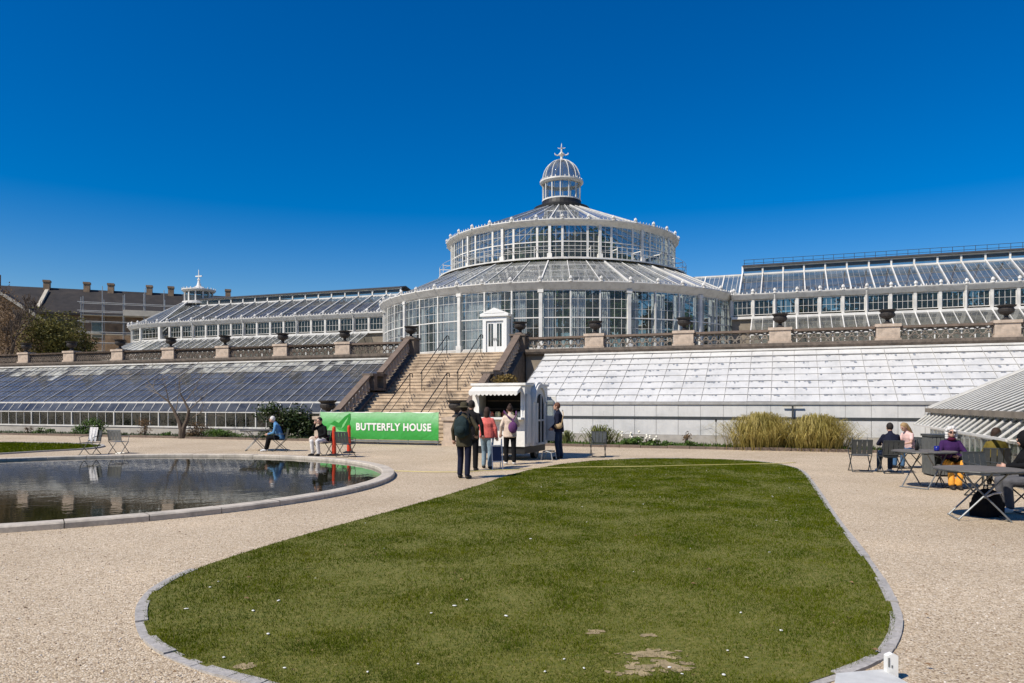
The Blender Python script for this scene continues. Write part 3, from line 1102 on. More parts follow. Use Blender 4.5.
def sit(lean=.05, la=None, ra=None, knee=.14, feet=-.42, sw=.19, head=None, kl=None, kr=None, al=None, ar=None):
    J = dict(hipl=(.095, .03, .53), hipr=(-.095, .03, .53), knl=(knee, -.4, .52), knr=(-knee, -.4, .52), anl=(knee, feet, .085), anr=(-knee, feet, .085), toel=(knee + .02, feet - .16, .035), toer=(-knee - .02, feet - .16, .035),
             shl=(sw, .1 - lean, 1.02), shr=(-sw, .1 - lean, 1.02), neck=(0, .085 - lean * 1.15, 1.11), head=(0, .06 - lean * 1.45, 1.23 - lean * .05),
             ell=(.26, .03 - lean, .76), elr=(-.26, .03 - lean, .76), wrl=(.16, -.22, .62), wrr=(-.16, -.22, .62))
    if la: J['ell'], J['wrl'] = la
    if ra: J['elr'], J['wrr'] = ra
    if kl: J['knl'] = kl
    if kr: J['knr'] = kr
    if al: J['anl'] = al; J['toel'] = (al[0], al[1] - .16, .035)
    if ar: J['anr'] = ar; J['toer'] = (ar[0], ar[1] - .16, .035)
    if head: J['head'] = head
    return J


def backpack(label, body_pos, rz, off, size, mat, name='backpack', scale=1.0, cat='bag', straps=True, xs=.13):
    t = thing(name, label, cat, body_pos, rz)
    mb = MB()
    w, d, h = size
    mb.ball((off[0], off[1], off[2]), (w * .62, d * .75, h * .6), 12, 8)
    mb.bx(off[0] - w / 2, off[0] + w / 2, off[1] - d * .45, off[1] + d * .45, off[2] - h / 2 + .02, off[2] + h / 2 - .06)
    o = remesh(mb, 'pack', mat, t, .02)
    mb = MB(); mb.ball((off[0], off[1] + d * .55, off[2] - h * .15), (w * .4, d * .35, h * .25), 10, 6); mb.build('pocket', mat, t, smooth=True)
    t.scale = (scale,) * 3
    if straps:
        mb = MB()
        for s in (-1, 1):
            mb.tube([(xs * s, off[1] - .03, off[2] + h * .45), (xs * s, .0, 1.5), (xs * s * 1.1, -.13, 1.38), (xs * s * 1.15, -.14, 1.2), (xs * s, off[1] - .06, off[2] - h * .4)], .018, 6)
        mb.build('strap', M['iron'], t)
    return t


rs = random.getstate()
random.seed(99)
PI = math.pi
# queue at the kiosk (all seen from behind: facing away = rz PI)
olive = cloth('olive', (.06, .052, .032)); navy = cloth('navy', (.012, .014, .03)); coral = cloth('coral', (.62, .14, .12))
denim = cloth('pale_denim', (.2, .27, .32)); beige = cloth('beige', (.62, .5, .4)); blackc = cloth('black', (.008, .008, .009)); denim2 = cloth('dark_denim', (.02, .035, .07))
skyb = cloth('sky_blue', (.1, .24, .42)); whitec = cloth('white', (.7, .68, .66)); purple = cloth('purple', (.045, .016, .075)); mustard = cloth('mustard', (.72, .33, .05))
pinkc = cloth('pale_pink', (.68, .46, .42)); olive2 = cloth('moss', (.16, .12, .025)); tanb = cloth('tan', (.5, .36, .2)); violet = cloth('violet', (.1, .04, .1)); grey = cloth('grey', (.1, .1, .11)); bluejean = cloth('blue_jean', (.06, .13, .24))
p1 = G(464, 478.5)
person('person in a brimmed hat and olive jacket at the back of the queue', p1, PI - .25, stand(0, ra=((-.33, .02, 1.18), (-.27, -.1, 1.02)), step=.05, sw=.2), olive, navy, M['hair_dark'], M['shoe_dark'], .016, .97, hat=olive, fat=1.0, skirt_len=.18)
backpack('dark backpack worn by the person in the brimmed hat', p1, PI - .25, (0, .2, 1.2), (.3, .17, .44), cloth('dark_teal', (.02, .034, .036)), scale=.97)
p2 = G(471.5, 471.0)
person('dark-haired person in dark clothes mostly hidden behind the person in the hat', p2, PI - .1, stand(0, step=.04), cloth('charcoal', (.015, .014, .014)), blackc, M['hair_dark'], M['shoe_dark'], .018, 1.01, skirt_len=.15)
p3 = G(487, 468.5)
person('person in a coral pink top and pale jeans with dark hair waiting at the kiosk', p3, PI - .2, stand(.0, la=((.25, -.05, 1.14), (.12, -.22, 1.05)), step=.07, sw=.18), coral, denim, M['hair_brown'], M['shoe_dark'], .016, .91, fat=1.22, hair_kind='mid', skirt_len=.04)
p4 = G(510, 464.5)
person('person in a beige hooded jacket and black trousers at the kiosk counter', p4, PI + .1, stand(.03, ra=((-.25, -.08, 1.15), (-.12, -.28, 1.1)), step=.05, sw=.185), beige, blackc, M['hair_brown'], M['shoe_white'], .016, .94, hair_kind='bun', skirt_len=.12, fat=1.05)
t = thing('shoulder_bag', 'purple bag slung across the back of the person in the beige jacket', 'bag', p4, PI + .1)
mb = MB(); mb.ball((-.06, .19, 1.03), (.13, .07, .16), 12, 8); mb.build('pouch', cloth('plum', (.13, .05, .14)), t, smooth=True)
mb = MB(); mb.tube([(-.12, .2, 1.13), (-.05, .16, 1.25), (.1, .14, 1.36), (.17, .05, 1.48), (.15, -.1, 1.4)], .018, 6); mb.tube([(-.02, .2, 1.14), (-.1, .16, 1.28), (-.16, .12, 1.38), (-.17, .02, 1.47)], .018, 6); mb.build('strap', cloth('plum', (.13, .05, .14)), t)
p5 = G(559, 458.8)
person('person in a dark navy jacket and jeans standing right of the kiosk', p5, -PI / 2 + .1 - .25, stand(.04, la=((.23, -.02, 1.14), (.14, -.2, .98)), ra=((-.23, -.02, 1.13), (-.18, -.2, .95)), step=.03, sw=.2), navy, denim2, M['hair_red'], M['shoe_dark'], .017, .98, fat=1.08, skirt_len=.08)
t = thing('tan_bag', 'tan satchel at the hip of the person right of the kiosk', 'bag', p5, -PI / 2 - .15)
mb = MB(); mb.ball((.2, .0, 1.02), (.06, .13, .1), 12, 8); mb.build('pouch', tanb, t, smooth=True)
mb = MB(); mb.tube([(.21, .1, 1.08), (.1, .14, 1.35), (-.1, .1, 1.48)], .012, 6); mb.build('strap', tanb, t)

# left: pond side
cafe_table('round cafe table by the pond in front of the blue-jacketed person', G(256, 450.5), .56, .2)
c6 = G(280, 451.2)
chair('metal chair under the person in the light blue jacket', c6, -PI / 2 + .15)
person('grey-haired person in a light blue jacket bent forward on a chair by the pond', c6, -PI / 2 + .15, sit(.24, feet=-.5, la=((.24, -.2, .72), (.1, -.42, .66)), ra=((-.24, -.2, .72), (-.1, -.42, .66))), skyb, blackc, M['hair_white'], M['shoe_white'], .018, .92, skirt_len=.06)
c7 = G(323, 455.5)
chair('dark metal chair under the person with white trousers', c7, -.35)
person('person in a black top and white trousers sitting by the pond with a raised arm', c7, -.55, sit(.16, feet=-.34, ra=((-.28, -.2, .9), (-.12, -.26, 1.12)), la=((.24, -.12, .76), (.1, -.3, .68))), blackc, whitec, M['hair_dark'], M['shoe_dark'], .017, .92, fat=1.1, skirt_len=.02)
mb = MB(); mb.ball((0, 0, .1), (.13, .06, .11), 12, 8); mb.bx(-.12, .12, -.05, .05, 0, .12)
o = remesh(mb, 'tote_bag', beige, None, .02); o.location = c7 + Vector((-.27, -.22, .43)); tag(o, 'cream bag held on the lap of the person with white trousers', 'bag')
chair('dark metal chair standing empty beside the orange posts', G(346, 457.0), 2.8)
for i, (px, py, lab) in enumerate(((334, 455.6, 'orange post nearest the person with white trousers'), (349, 453.0, 'orange post standing behind the empty chair in front of the banner'))):
    t = thing('orange_post', lab, 'bollard', G(px, py), 0, 'orange delineator posts')
    M.setdefault('orange', solid('orange_plastic', (.6, .055, .02), .45, .1))
    mb = MB(); mb.lathe([(.001, .05), (.075, .05), (.068, .3), (.062, .6), (.058, .88), (.04, .94), (.001, .95)], 14); mb.build('tube', M['orange'], t, smooth=False)
    mb = MB(); mb.lathe([(.001, 0), (.22, 0), (.22, .03), (.1, .07), (.001, .07)], 8); mb.build('base', M['iron'], t)
ca = G(90, 455)
chair('pond chair with a white cloth hung over its back', ca, -.15)
t = thing('white_cloth', 'white crumpled cloth hung over the back of a pond chair', 'cloth', ca, -.15)
mb = MB()
for i in range(8):
    x0, x1 = -.2 + .3 * i / 8, -.2 + .3 * (i + 1) / 8
    d0, d1 = .02 * math.sin(i * 2.1), .02 * math.sin((i + 1) * 2.1)
    b0, b1 = .46 + .05 * math.sin(i * 1.7), .46 + .05 * math.sin((i + 1) * 1.7)
    mb.add([(x0, .18 + d0, b0), (x1, .18 + d1, b1), (x1, .26 + d1 * .3, .9), (x0, .26 + d0 * .3, .9)], [(0, 1, 2, 3)])
    mb.add([(x0, .26 + d0 * .3, .9), (x1, .26 + d1 * .3, .9), (x1, .33 + d1, .65), (x0, .33 + d0, .65)], [(0, 1, 2, 3)])
mb.build('drape', whitec, t)
chair('empty grey metal chair facing away beside the chair with the cloth', G(119, 453.6), PI - .1, 'steel')
chair('dark metal chair standing empty at the edge of the lawn right of the kiosk', G(598, 457.3), -.25)

# right: cafe tables
chair('empty dark slatted chair at the left end of the right hand tables', G(860, 471.5), PI - .25)
cb = G(890, 473)
chair('slatted chair under the person in the navy shirt', cb, PI - .15)
person('person in a navy shirt with short dark hair sitting with their back to the camera', cb, PI - .15, sit(.06, sw=.21, ra=((-.27, -.1, .78), (-.14, -.36, .76)), la=((.27, -.1, .78), (.14, -.36, .76))), navy, denim2, M['hair_dark'], M['shoe_white'], .016, .9, fat=1.22, skirt_len=.05)
cc = G(910, 468)
chair('dark metal chair under the blonde person in pale pink', cc, PI / 2 * -1 + .3)
person('blonde person in a pale pink top leaning over towards the person in navy', cc, -PI / 2 + .3, sit(.2, la=((.24, -.2, .78), (.12, -.4, .72)), ra=((-.22, -.16, .76), (-.1, -.36, .7))), pinkc, bluejean, M['hair_blond'], M['shoe_dark'], .016, .88, sleeve=.0, hair_kind='long', skirt_len=.04, head_dir=(0, -1, -.5))
tb1 = G(924, 487.5)
cafe_table('round cafe table with a blue cup, farther of the two on the right', tb1, .59, .5)
tb2 = Vector((6.86, 10.95, 0))
cafe_table('round cafe table nearest the camera at the right edge', tb2, .59, -.3)
M['cupblue'] = solid('blue_glaze', (.015, .02, .2), .2, .05)
mb = MB(); mb.lathe([(.001, 0), (.045, 0), (.05, .02), (.05, .1), (.045, .1), (.042, .02), (.001, .015)], 14)
o = mb.build('blue_cup', M['cupblue'], smooth=True); o.location = tb1 + Vector((.2, -.1, .741)); tag(o, 'dark blue cup on the farther cafe table', 'cup')
mb = MB(); mb.lathe([(.001, 0), (.034, 0), (.034, .14), (.014, .19), (.014, .23), (.001, .23)], 12)
o = mb.build('dark_bottle', M['iron'], smooth=True); o.location = tb1 + Vector((-.08, .12, .741)); tag(o, 'small dark bottle on the farther cafe table', 'bottle')
cd = G(958, 489.5) + Vector((.12, .42, 0))
chair('dark metal chair under the white-haired person in purple', cd, -.2)
person('white-haired person in sunglasses and mustard trousers sitting at the tables', cd, -.25, sit(.03, la=((.27, -.08, .76), (.06, -.3, .7)), ra=((-.27, -.08, .76), (-.06, -.3, .7)), kl=(.08, -.44, .56), kr=(-.14, -.42, .54), al=(.0, -.5, .09), ar=(-.14, -.48, .09)), purple, mustard, M['hair_white'], M['shoe_dark'], .014, .9, hair_kind='curly', glasses=True, collar=cloth('maroon', (.08, .01, .03)), fat=1.1, skirt_len=.04)
mb = MB()
mb.ball((0, 0, 0), (.2, .12, .07), 12, 8)
o = remesh(mb, 'black_bag', blackc, None, .02); o.location = cd + Vector((-.0, -.26, .58)); tag(o, 'black soft bag lying on the lap of the white-haired person', 'bag')
ce = G(996, 487)
chair('dark metal chair under the brown-haired person in moss green', ce, PI - .5)
person('person with a brown bob and moss green top sitting between the tables', ce, PI - .6, sit(.1, sw=.18), olive2, blackc, M['hair_brown'], M['shoe_dark'], .015, .88, hair_kind='bob', skirt_len=.05)
cf = Vector((8.02, 11.55, 0))
chair('dark metal chair under the black-hooded person at the right edge', cf, -PI / 2 - .1)
person('person in a black hooded coat sitting at the right edge by the nearest table', cf, -PI / 2 - .15, sit(.1, la=((.26, -.16, .8), (.16, -.42, .78)), ra=((-.25, -.1, .78), (-.14, -.36, .7)), feet=-.36), blackc, grey, None, M['shoe_white'], .014, .93, hood=True, fat=1.2, skirt_len=.08)
chair('dark metal chair drawn up empty to the nearest table from behind', G(985, 497), .15)
# bags on the ground under the near table
t = thing('black_rucksack', 'bulky black rucksack with pale piping on the gravel under the nearest table', 'bag', tb2 + Vector((.28, .25, 0)), .4)
mb = MB(); mb.ball((0, 0, .2), (.24, .19, .22), 14, 10); mb.bx(-.2, .2, -.14, .14, 0, .2)
remesh(mb, 'pack', blackc, t, .02)
mb = MB(); mb.tube([(-.2, -.1, .3), (-.1, -.17, .36), (.06, -.18, .37), (.2, -.1, .3)], .014, 6); mb.build('piping', whitec, t)
mb = MB(); mb.tube([(-.05, .02, .4), (-.04, .02, .46), (.04, .02, .46), (.05, .02, .4)], .01, 6); mb.build('handle', M['iron'], t)
# slatted box between the tables
t = thing('slatted_box', 'upright dark grey box clad in vertical slats between the two tables', 'box', G(941, 475.5), -.15)
mb = MB()
for i in range(7):
    x = -.3 + .6 * (i + .5) / 7
    mb.bx(x - .036, x + .036, -.31, -.29, .04, .92); mb.bx(x - .036, x + .036, .29, .31, .04, .92)
    mb.bx(-.31, -.29, x - .036, x + .036, .04, .92); mb.bx(.29, .31, x - .036, x + .036, .04, .92)
M['slat'] = solid('grey_painted_slat', (.11, .115, .11), .7, .2)
mb.build('slats', M['slat'], t)
mb = MB(); mb.bx(-.285, .285, -.285, .285, .02, .9); mb.build('liner', M['black'], t)
mb = MB(); mb.bx(-.33, .33, -.33, .33, .92, .97); mb.build('lid', M['darkmetal'], t)
random.setstate(rs)
# ================================================================ rotunda
UC, VC = -15.37, 51.9
rot = thing('glass_rotunda', 'great round white palm house of two glazed drums under a domed lantern', 'glasshouse', W(UC, VC, ZT), -A)
RW, RU = 12.62, 7.95


def at_phi(phi, r, z=0):
    return (r * math.sin(phi), -r * math.cos(phi), z)


def window_mesh(hw, z0, z1, trans, cols, rows_lo, rows_hi, y):
    """frame with muntins, and its pane"""
    mb = MB()
    t = 0.036
    mb.bx(-hw, -hw + t, y - .03, y + .03, z0, z1)
    mb.bx(hw - t, hw, y - .03, y + .03, z0, z1)
    mb.bx(-hw + t, hw - t, y - .03, y + .03, z0, z0 + t)
    mb.bx(-hw + t, hw - t, y - .03, y + .03, z1 - t, z1)
    if trans:
        mb.bx(-hw + t, hw - t, y - .035, y + .035, trans - .03, trans + .03)
    for c in range(1, cols):
        x = -hw + 2 * hw * c / cols
        mb.bx(x - .009, x + .009, y - .018, y + .018, z0 + t, z1 - t)
    def rows(a, b, n):
        for i in range(1, n):
            z = a + (b - a) * i / n
            mb.bx(-hw + t, hw - t, y - .016, y + .016, z - .009, z + .009)
    if trans:
        rows(z0, trans, rows_lo); rows(trans, z1, rows_hi)
    else:
        rows(z0, z1, rows_lo)
    pb = MB()
    pb.add([(-hw, y, z0), (hw, y, z0), (hw, y, z1), (-hw, y, z1)], [(0, 1, 2, 3)])
    return mb, pb


def ring_windows(parent, hw, z0, z1, trans, cols, rl, rh, r, nbay, front=110):
    mb, pb = window_mesh(hw, z0, z1, trans, cols, rl, rh, -r)
    w0 = mb.build('window', M['white'], parent)
    p0 = pb.build('pane', M['glass'], w0)
    first, back = True, None
    for k in range(nbay):
        ph = 2 * math.pi * k / nbay
        if first:
            first = False
            continue
        w = link_mesh('window', w0.data, parent, (0, 0, 0), (0, 0, ph))
        if 95 < math.degrees(ph) < 265:                       # milky panes put on the far side so no sky shows through
            if back is None:
                back = p0.data.copy(); back.materials.clear(); back.materials.append(M['limeglass'])
            link_mesh('pane', back, w)
        else:
            link_mesh('pane', p0.data, w)


# plinth and floor
mb = MB()
mb.lathe([(RW + .18, 0.0), (RW + .18, 0.36), (RW + .1, 0.42), (RW + .06, 0.5), (RW - .25, 0.5), (RW - .25, 0.0)], 96)
mb.build('plinth', M['plinth'], rot)
mb = MB()
mb.lathe([(RW - .25, 0.02), (0.01, 0.02)], 48)
mb.build('floor', M['soil'], rot)
ring_windows(rot, 0.82, 0.5, 3.75, 2.21, 4, 3, 3, RW, 48)
# columns
mb = MB(); mb.bx(-.095, .095, -RW - .16, -RW + .1, 0.3, 3.78); mb.bx(-.17, .17, -RW - .2, -RW + .1, 0.3, 0.75); mb.bx(-.16, .16, -RW - .19, -RW + .1, 3.6, 3.78)
cm = mb.build('column', M['white'], rot, rz=R(11.25))
for k in range(1, 16):
    link_mesh('column', cm.data, rot, (0, 0, 0), (0, 0, R(11.25 + 22.5 * k)))
mb = MB(); mb.bx(-.04, .04, -RW - .08, -RW + .06, 0.5, 3.76)
for k in range(48):
    if (k - 1) % 3 == 0:
        continue
    if k == 0 or not bpy.data.meshes.get('mullion'):
        mo = mb.build('mullion', M['white'], rot, rz=R(3.75 + 7.5 * k)); mm = mo.data
    else:
        link_mesh('mullion', mm, rot, (0, 0, 0), (0, 0, R(3.75 + 7.5 * k)))


def eave(r, z, h, n, name='gutter'):
    mb = MB()
    mb.lathe([(r - .05, z), (r + .06, z), (r + .12, z + .06), (r + .3, z + h - .1), (r + .36, z + h - .02), (r + .36, z + h), (r + .1, z + h), (r - .05, z + h - .1)], n)
    return mb.build(name, M['cream'], rot)


def cresting(r, z, nteeth, nknob, off=0.0):
    mb = MB()
    for k in range(nteeth):
        a = 2 * math.pi * (k + .5) / nteeth
        p = at_phi(a, r, z + .07)
        mb.box(p, (.055, .03, .14), a)
    for k in range(nknob):
        a = 2 * math.pi * k / nknob + off
        p = at_phi(a, r, z)
        mb.lathe([(.1, 0), (.1, .05), (.05, .08), (.11, .17), (.09, .26), (.03, .31), (.001, .34)], 6, p)
    mb.lathe([(r + .025, z), (r + .025, z + .04), (r - .025, z + .04), (r - .025, z)], nknob * 2)
    return mb.build('cresting', M['white'], rot)


eave(RW, 3.76, 0.4, 96)
cresting(RW + .33, 4.16, 288, 48, R(3.75))


def cone_roof(parent, r0, z0, r1, z1, nmain, nsub, nfine, purl, wm, off=0.0, mat='roofglass', wfine=.018):
    gl = MB()
    gl.lathe([(r0, z0), (r1, z1)], nfine, (0, 0, 0))
    roof = gl.build('roof', M[mat], parent)
    mb = MB()
    for k in range(nsub):
        a = 2 * math.pi * k / nsub + off
        big = (k % (nsub // nmain) == 0)
        w = wm if big else wm * .55
        mb.beam(at_phi(a, r0, z0 + .04), at_phi(a, r1, z1 + .04), w, w * (1.0 if big else .9))
    mb.build('rafter', M['white'], roof)
    mb = MB()
    for k in range(nfine):
        a = 2 * math.pi * (k + .5) / nfine
        mb.beam(at_phi(a, r0, z0 + .012), at_phi(a, r1, z1 + .012), wfine, wfine)
    for i in range(1, purl + 1):
        t = i / (purl + 1)
        rr, zz = r0 + (r1 - r0) * t, z0 + (z1 - z0) * t
        mb.tube([at_phi(2 * math.pi * k / 96, rr, zz - .06) for k in range(96)], .03, 5, closed=True)
    mb.build('glazing_bar', M['thinbar'], roof)
    # ties under the glass
    mb = MB()
    for k in range(nmain):
        a = 2 * math.pi * k / nmain + off
        mb.beam(at_phi(a, r0 - .4, z0 - .35), at_phi(a, r1 + .2, z1 - .5), .04, .05)
    mb.build('tie', M['thinbar'], roof)
    return roof


cone_roof(rot, RW + .22, 4.14, RU + .1, 6.42, 16, 48, 144, 3, .075, R(3.75 + 7.5), mat='skirtglass', wfine=.014)
# ledge + balcony rail round the upper drum
mb = MB()
mb.lathe([(RU + .15, 6.36), (RU + .95, 6.2), (RU + .95, 6.28), (RU + .15, 6.46), (RU - .1, 6.46), (RU - .1, 6.36)], 96)
mb.build('ledge', M['white'], rot)
mb = MB()
for k in range(32):
    a = 2 * math.pi * (k + .5) / 32
    mb.tube([at_phi(a, RU + .85, 6.25), at_phi(a, RU + .85, 7.0)], .02, 5)
    mb.beam(at_phi(a, RU + .1, 6.9), at_phi(a, RU + .85, 6.9), .05, .05)
for zz in (6.65, 7.0):
    mb.tube([at_phi(2 * math.pi * k / 96, RU + .85, zz) for k in range(96)], .014, 4, closed=True)
mb.build('balcony_rail', M['white'], rot)
ring_windows(rot, RU * math.tan(R(5.625)) - .03, 6.46, 8.46, 7.45, 4, 2, 2, RU, 32)
mb = MB(); mb.bx(-.085, .085, -RU - .13, -RU + .08, 6.4, 8.5); mb.bx(-.15, .15, -RU - .2, -RU + .08, 6.4, 6.7)
cm = mb.build('column', M['white'], rot, rz=R(11.25))
for k in range(1, 16):
    link_mesh('column', cm.data, rot, (0, 0, 0), (0, 0, R(11.25 + 22.5 * k)))
mb = MB(); mb.bx(-.035, .035, -RU - .06, -RU + .05, 6.46, 8.47)
um = None
for k in range(32):
    a = R(5.625 + 11.25 * k)
    if abs(((5.625 + 11.25 * k - 11.25) / 22.5) % 1) < 1e-6:
        continue
    if um is None:
        um = mb.build('mullion', M['white'], rot, rz=a)
    else:
        link_mesh('mullion', um.data, rot, (0, 0, 0), (0, 0, a))
eave(RU, 8.46, 0.3, 96)
cresting(RU + .33, 8.76, 192, 32, R(5.625))
cone_roof(rot, RU + .25, 8.72, 1.9, 11.3, 16, 32, 96, 2, .065, R(11.25), wfine=.012)
# lantern
lan = MB()
lan.lathe([(1.75, 11.2), (2.0, 11.3), (2.02, 11.5), (1.6, 11.54), (1.45, 11.75), (1.4, 12.0), (1.3, 12.0)], 32)
lantern = lan.build('lantern', M['iron'], rot)
mb = MB()
for k in range(14):
    a = 2 * math.pi * (k + .5) / 14
    p = at_phi(a, 1.36, 12.62)
    mb.box(p, (.065, .07, 1.26), a)
mb.lathe([(1.3, 12.0), (1.42, 12.0), (1.42, 12.1), (1.3, 12.1)], 28)
mb.lathe([(1.3, 13.2), (1.46, 13.22), (1.58, 13.36), (1.58, 13.46), (1.4, 13.5), (1.3, 13.46)], 28)
for k in range(28):
    a = 2 * math.pi * k / 28
    mb.box(at_phi(a, 1.5, 13.52), (.06, .05, .14), a)
mb.build('lantern_frame', M['white'], lantern)
mb = MB(); mb.lathe([(1.33, 12.05), (1.33, 13.25)], 28); mb.build('pane', M['glass'], lantern)
prof = [(1.36 * math.cos(t), 13.5 + 1.55 * math.sin(t)) for t in [i * math.pi / 2 / 10 for i in range(10)]] + [(0.12, 15.06)]
mb = MB(); mb.lathe(prof, 28); mb.build('dome', M['roofglass'], lantern, smooth=True)
mb = MB()
for k in range(14):
    a = 2 * math.pi * (k + .5) / 14
    mb.tube([at_phi(a, r_ + .02, z_ + .01) for r_, z_ in prof], .028, 5)
mb.build('dome_rib', M['white'], lantern)
mb = MB()
mb.lathe([(.16, 14.98), (.2, 15.05), (.1, 15.12), (.08, 15.3), (.2, 15.42), (.22, 15.5), (.1, 15.6), (.06, 15.7), (.06, 15.9), (.1, 15.9), (.04, 15.96), (.035, 16.15), (.001, 16.3)], 8)
for k in range(4):
    a = math.pi / 4 * (2 * k + .4)
    p = lambda r_, z_: at_phi(a, r_, z_)
    mb.tube([p(.05, 15.52), p(.3, 15.4), p(.46, 15.46), p(.5, 15.58)], [.04, .05, .05, .02], 5)
    mb.tube([p(.03, 15.92), p(.2, 15.9), p(.28, 15.97)], [.03, .035, .015], 5)
mb.build('finial', M['white'], lantern)
# porch
dr = MB()
yf = -RW - .55
dr.bx(-.72, -.52, yf, -RW + .1, 0, 2.05); dr.bx(.52, .72, yf, -RW + .1, 0, 2.05)
dr.bx(-.72, .72, yf, -RW + .1, 2.05, 2.3)
dr.bx(-.85, .85, yf - .1, -RW + .1, 2.3, 2.42)
dr.prism([(-.88, 2.42), (.88, 2.42), (0, 2.78)], yf - .08, -RW + .1)
dr.prism([(-.6, 2.47), (.6, 2.47), (0, 2.7)], yf - .1, yf - .075)
porch = dr.build('porch', M['white_clean'], rot)
for s in (-1, 1):
    mb = MB()
    x0, x1 = (0.01, .5) if s > 0 else (-.5, -.01)
    y0, y1 = yf + .08, yf + .13
    mb.bx(x0, x0 + .1, y0, y1, 0.03, 2.03); mb.bx(x1 - .1, x1, y0, y1, 0.03, 2.03)
    mb.bx(x0 + .1, x1 - .1, y0, y1, 0.03, .62); mb.bx(x0 + .1, x1 - .1, y0, y1, 1.9, 2.03)
    mb.bx((x0 + x1) / 2 - .012, (x0 + x1) / 2 + .012, y0 + .01, y1 - .01, .62, 1.9)
    d = mb.build('door', M['white_clean'], porch)
    mb = MB(); mb.bx(x0 + .1, x1 - .1, y0 + .02, y0 + .03, .62, 1.9); mb.build('pane', M['glass'], d)
    mb = MB(); mb.tube([(.06 * s, y0 - .03, .95), (.06 * s, y0 - .03, 1.1)], .015, 6); mb.build('handle', M['iron'], d)
# curtains, drawn aside in most bays
def curtain(phi0, phi1, z0=.52, z1=3.7):
    mb = MB()
    n = max(8, int((phi1 - phi0) / R(.28)))
    vs = []
    for z, fl in ((z0, 1.0), ((z0 + z1) / 2, 1.0), (z1, .7)):
        for k in range(n + 1):
            a = phi0 + (phi1 - phi0) * k / n
            r_ = RW - .42 + (.1 if k % 2 else -.1) * fl + random.uniform(-.02, .02)
            vs.append(at_phi(a + random.uniform(-.0007, .0007), r_, z))
    fs = []
    for j in range(2):
        for k in range(n):
            b_ = j * (n + 1) + k
            fs.append((b_, b_ + 1, b_ + n + 2, b_ + n + 1))
    mb.add(vs, fs)
    return mb.build('curtain', M['curtain'], rot)


for k in range(-11, 12):
    a = 7.5 * k
    if k in (-2, -1):
        curtain(R(a - 3.5), R(a + 3.5))
    elif k == 0:
        curtain(R(a - 3.5), R(a + 0.2)); curtain(R(a + 2.6), R(a + 3.5))
    elif k < -2:
        if k % 2: curtain(R(a + 0.4), R(a + 3.5))
        else: curtain(R(a - 3.5), R(a - 2.0)); curtain(R(a + 1.2), R(a + 3.5))
    else:
        w = random.choice((3.2, 3.8, 3.0))
        curtain(R(a - 3.5), R(a - 3.5 + w))

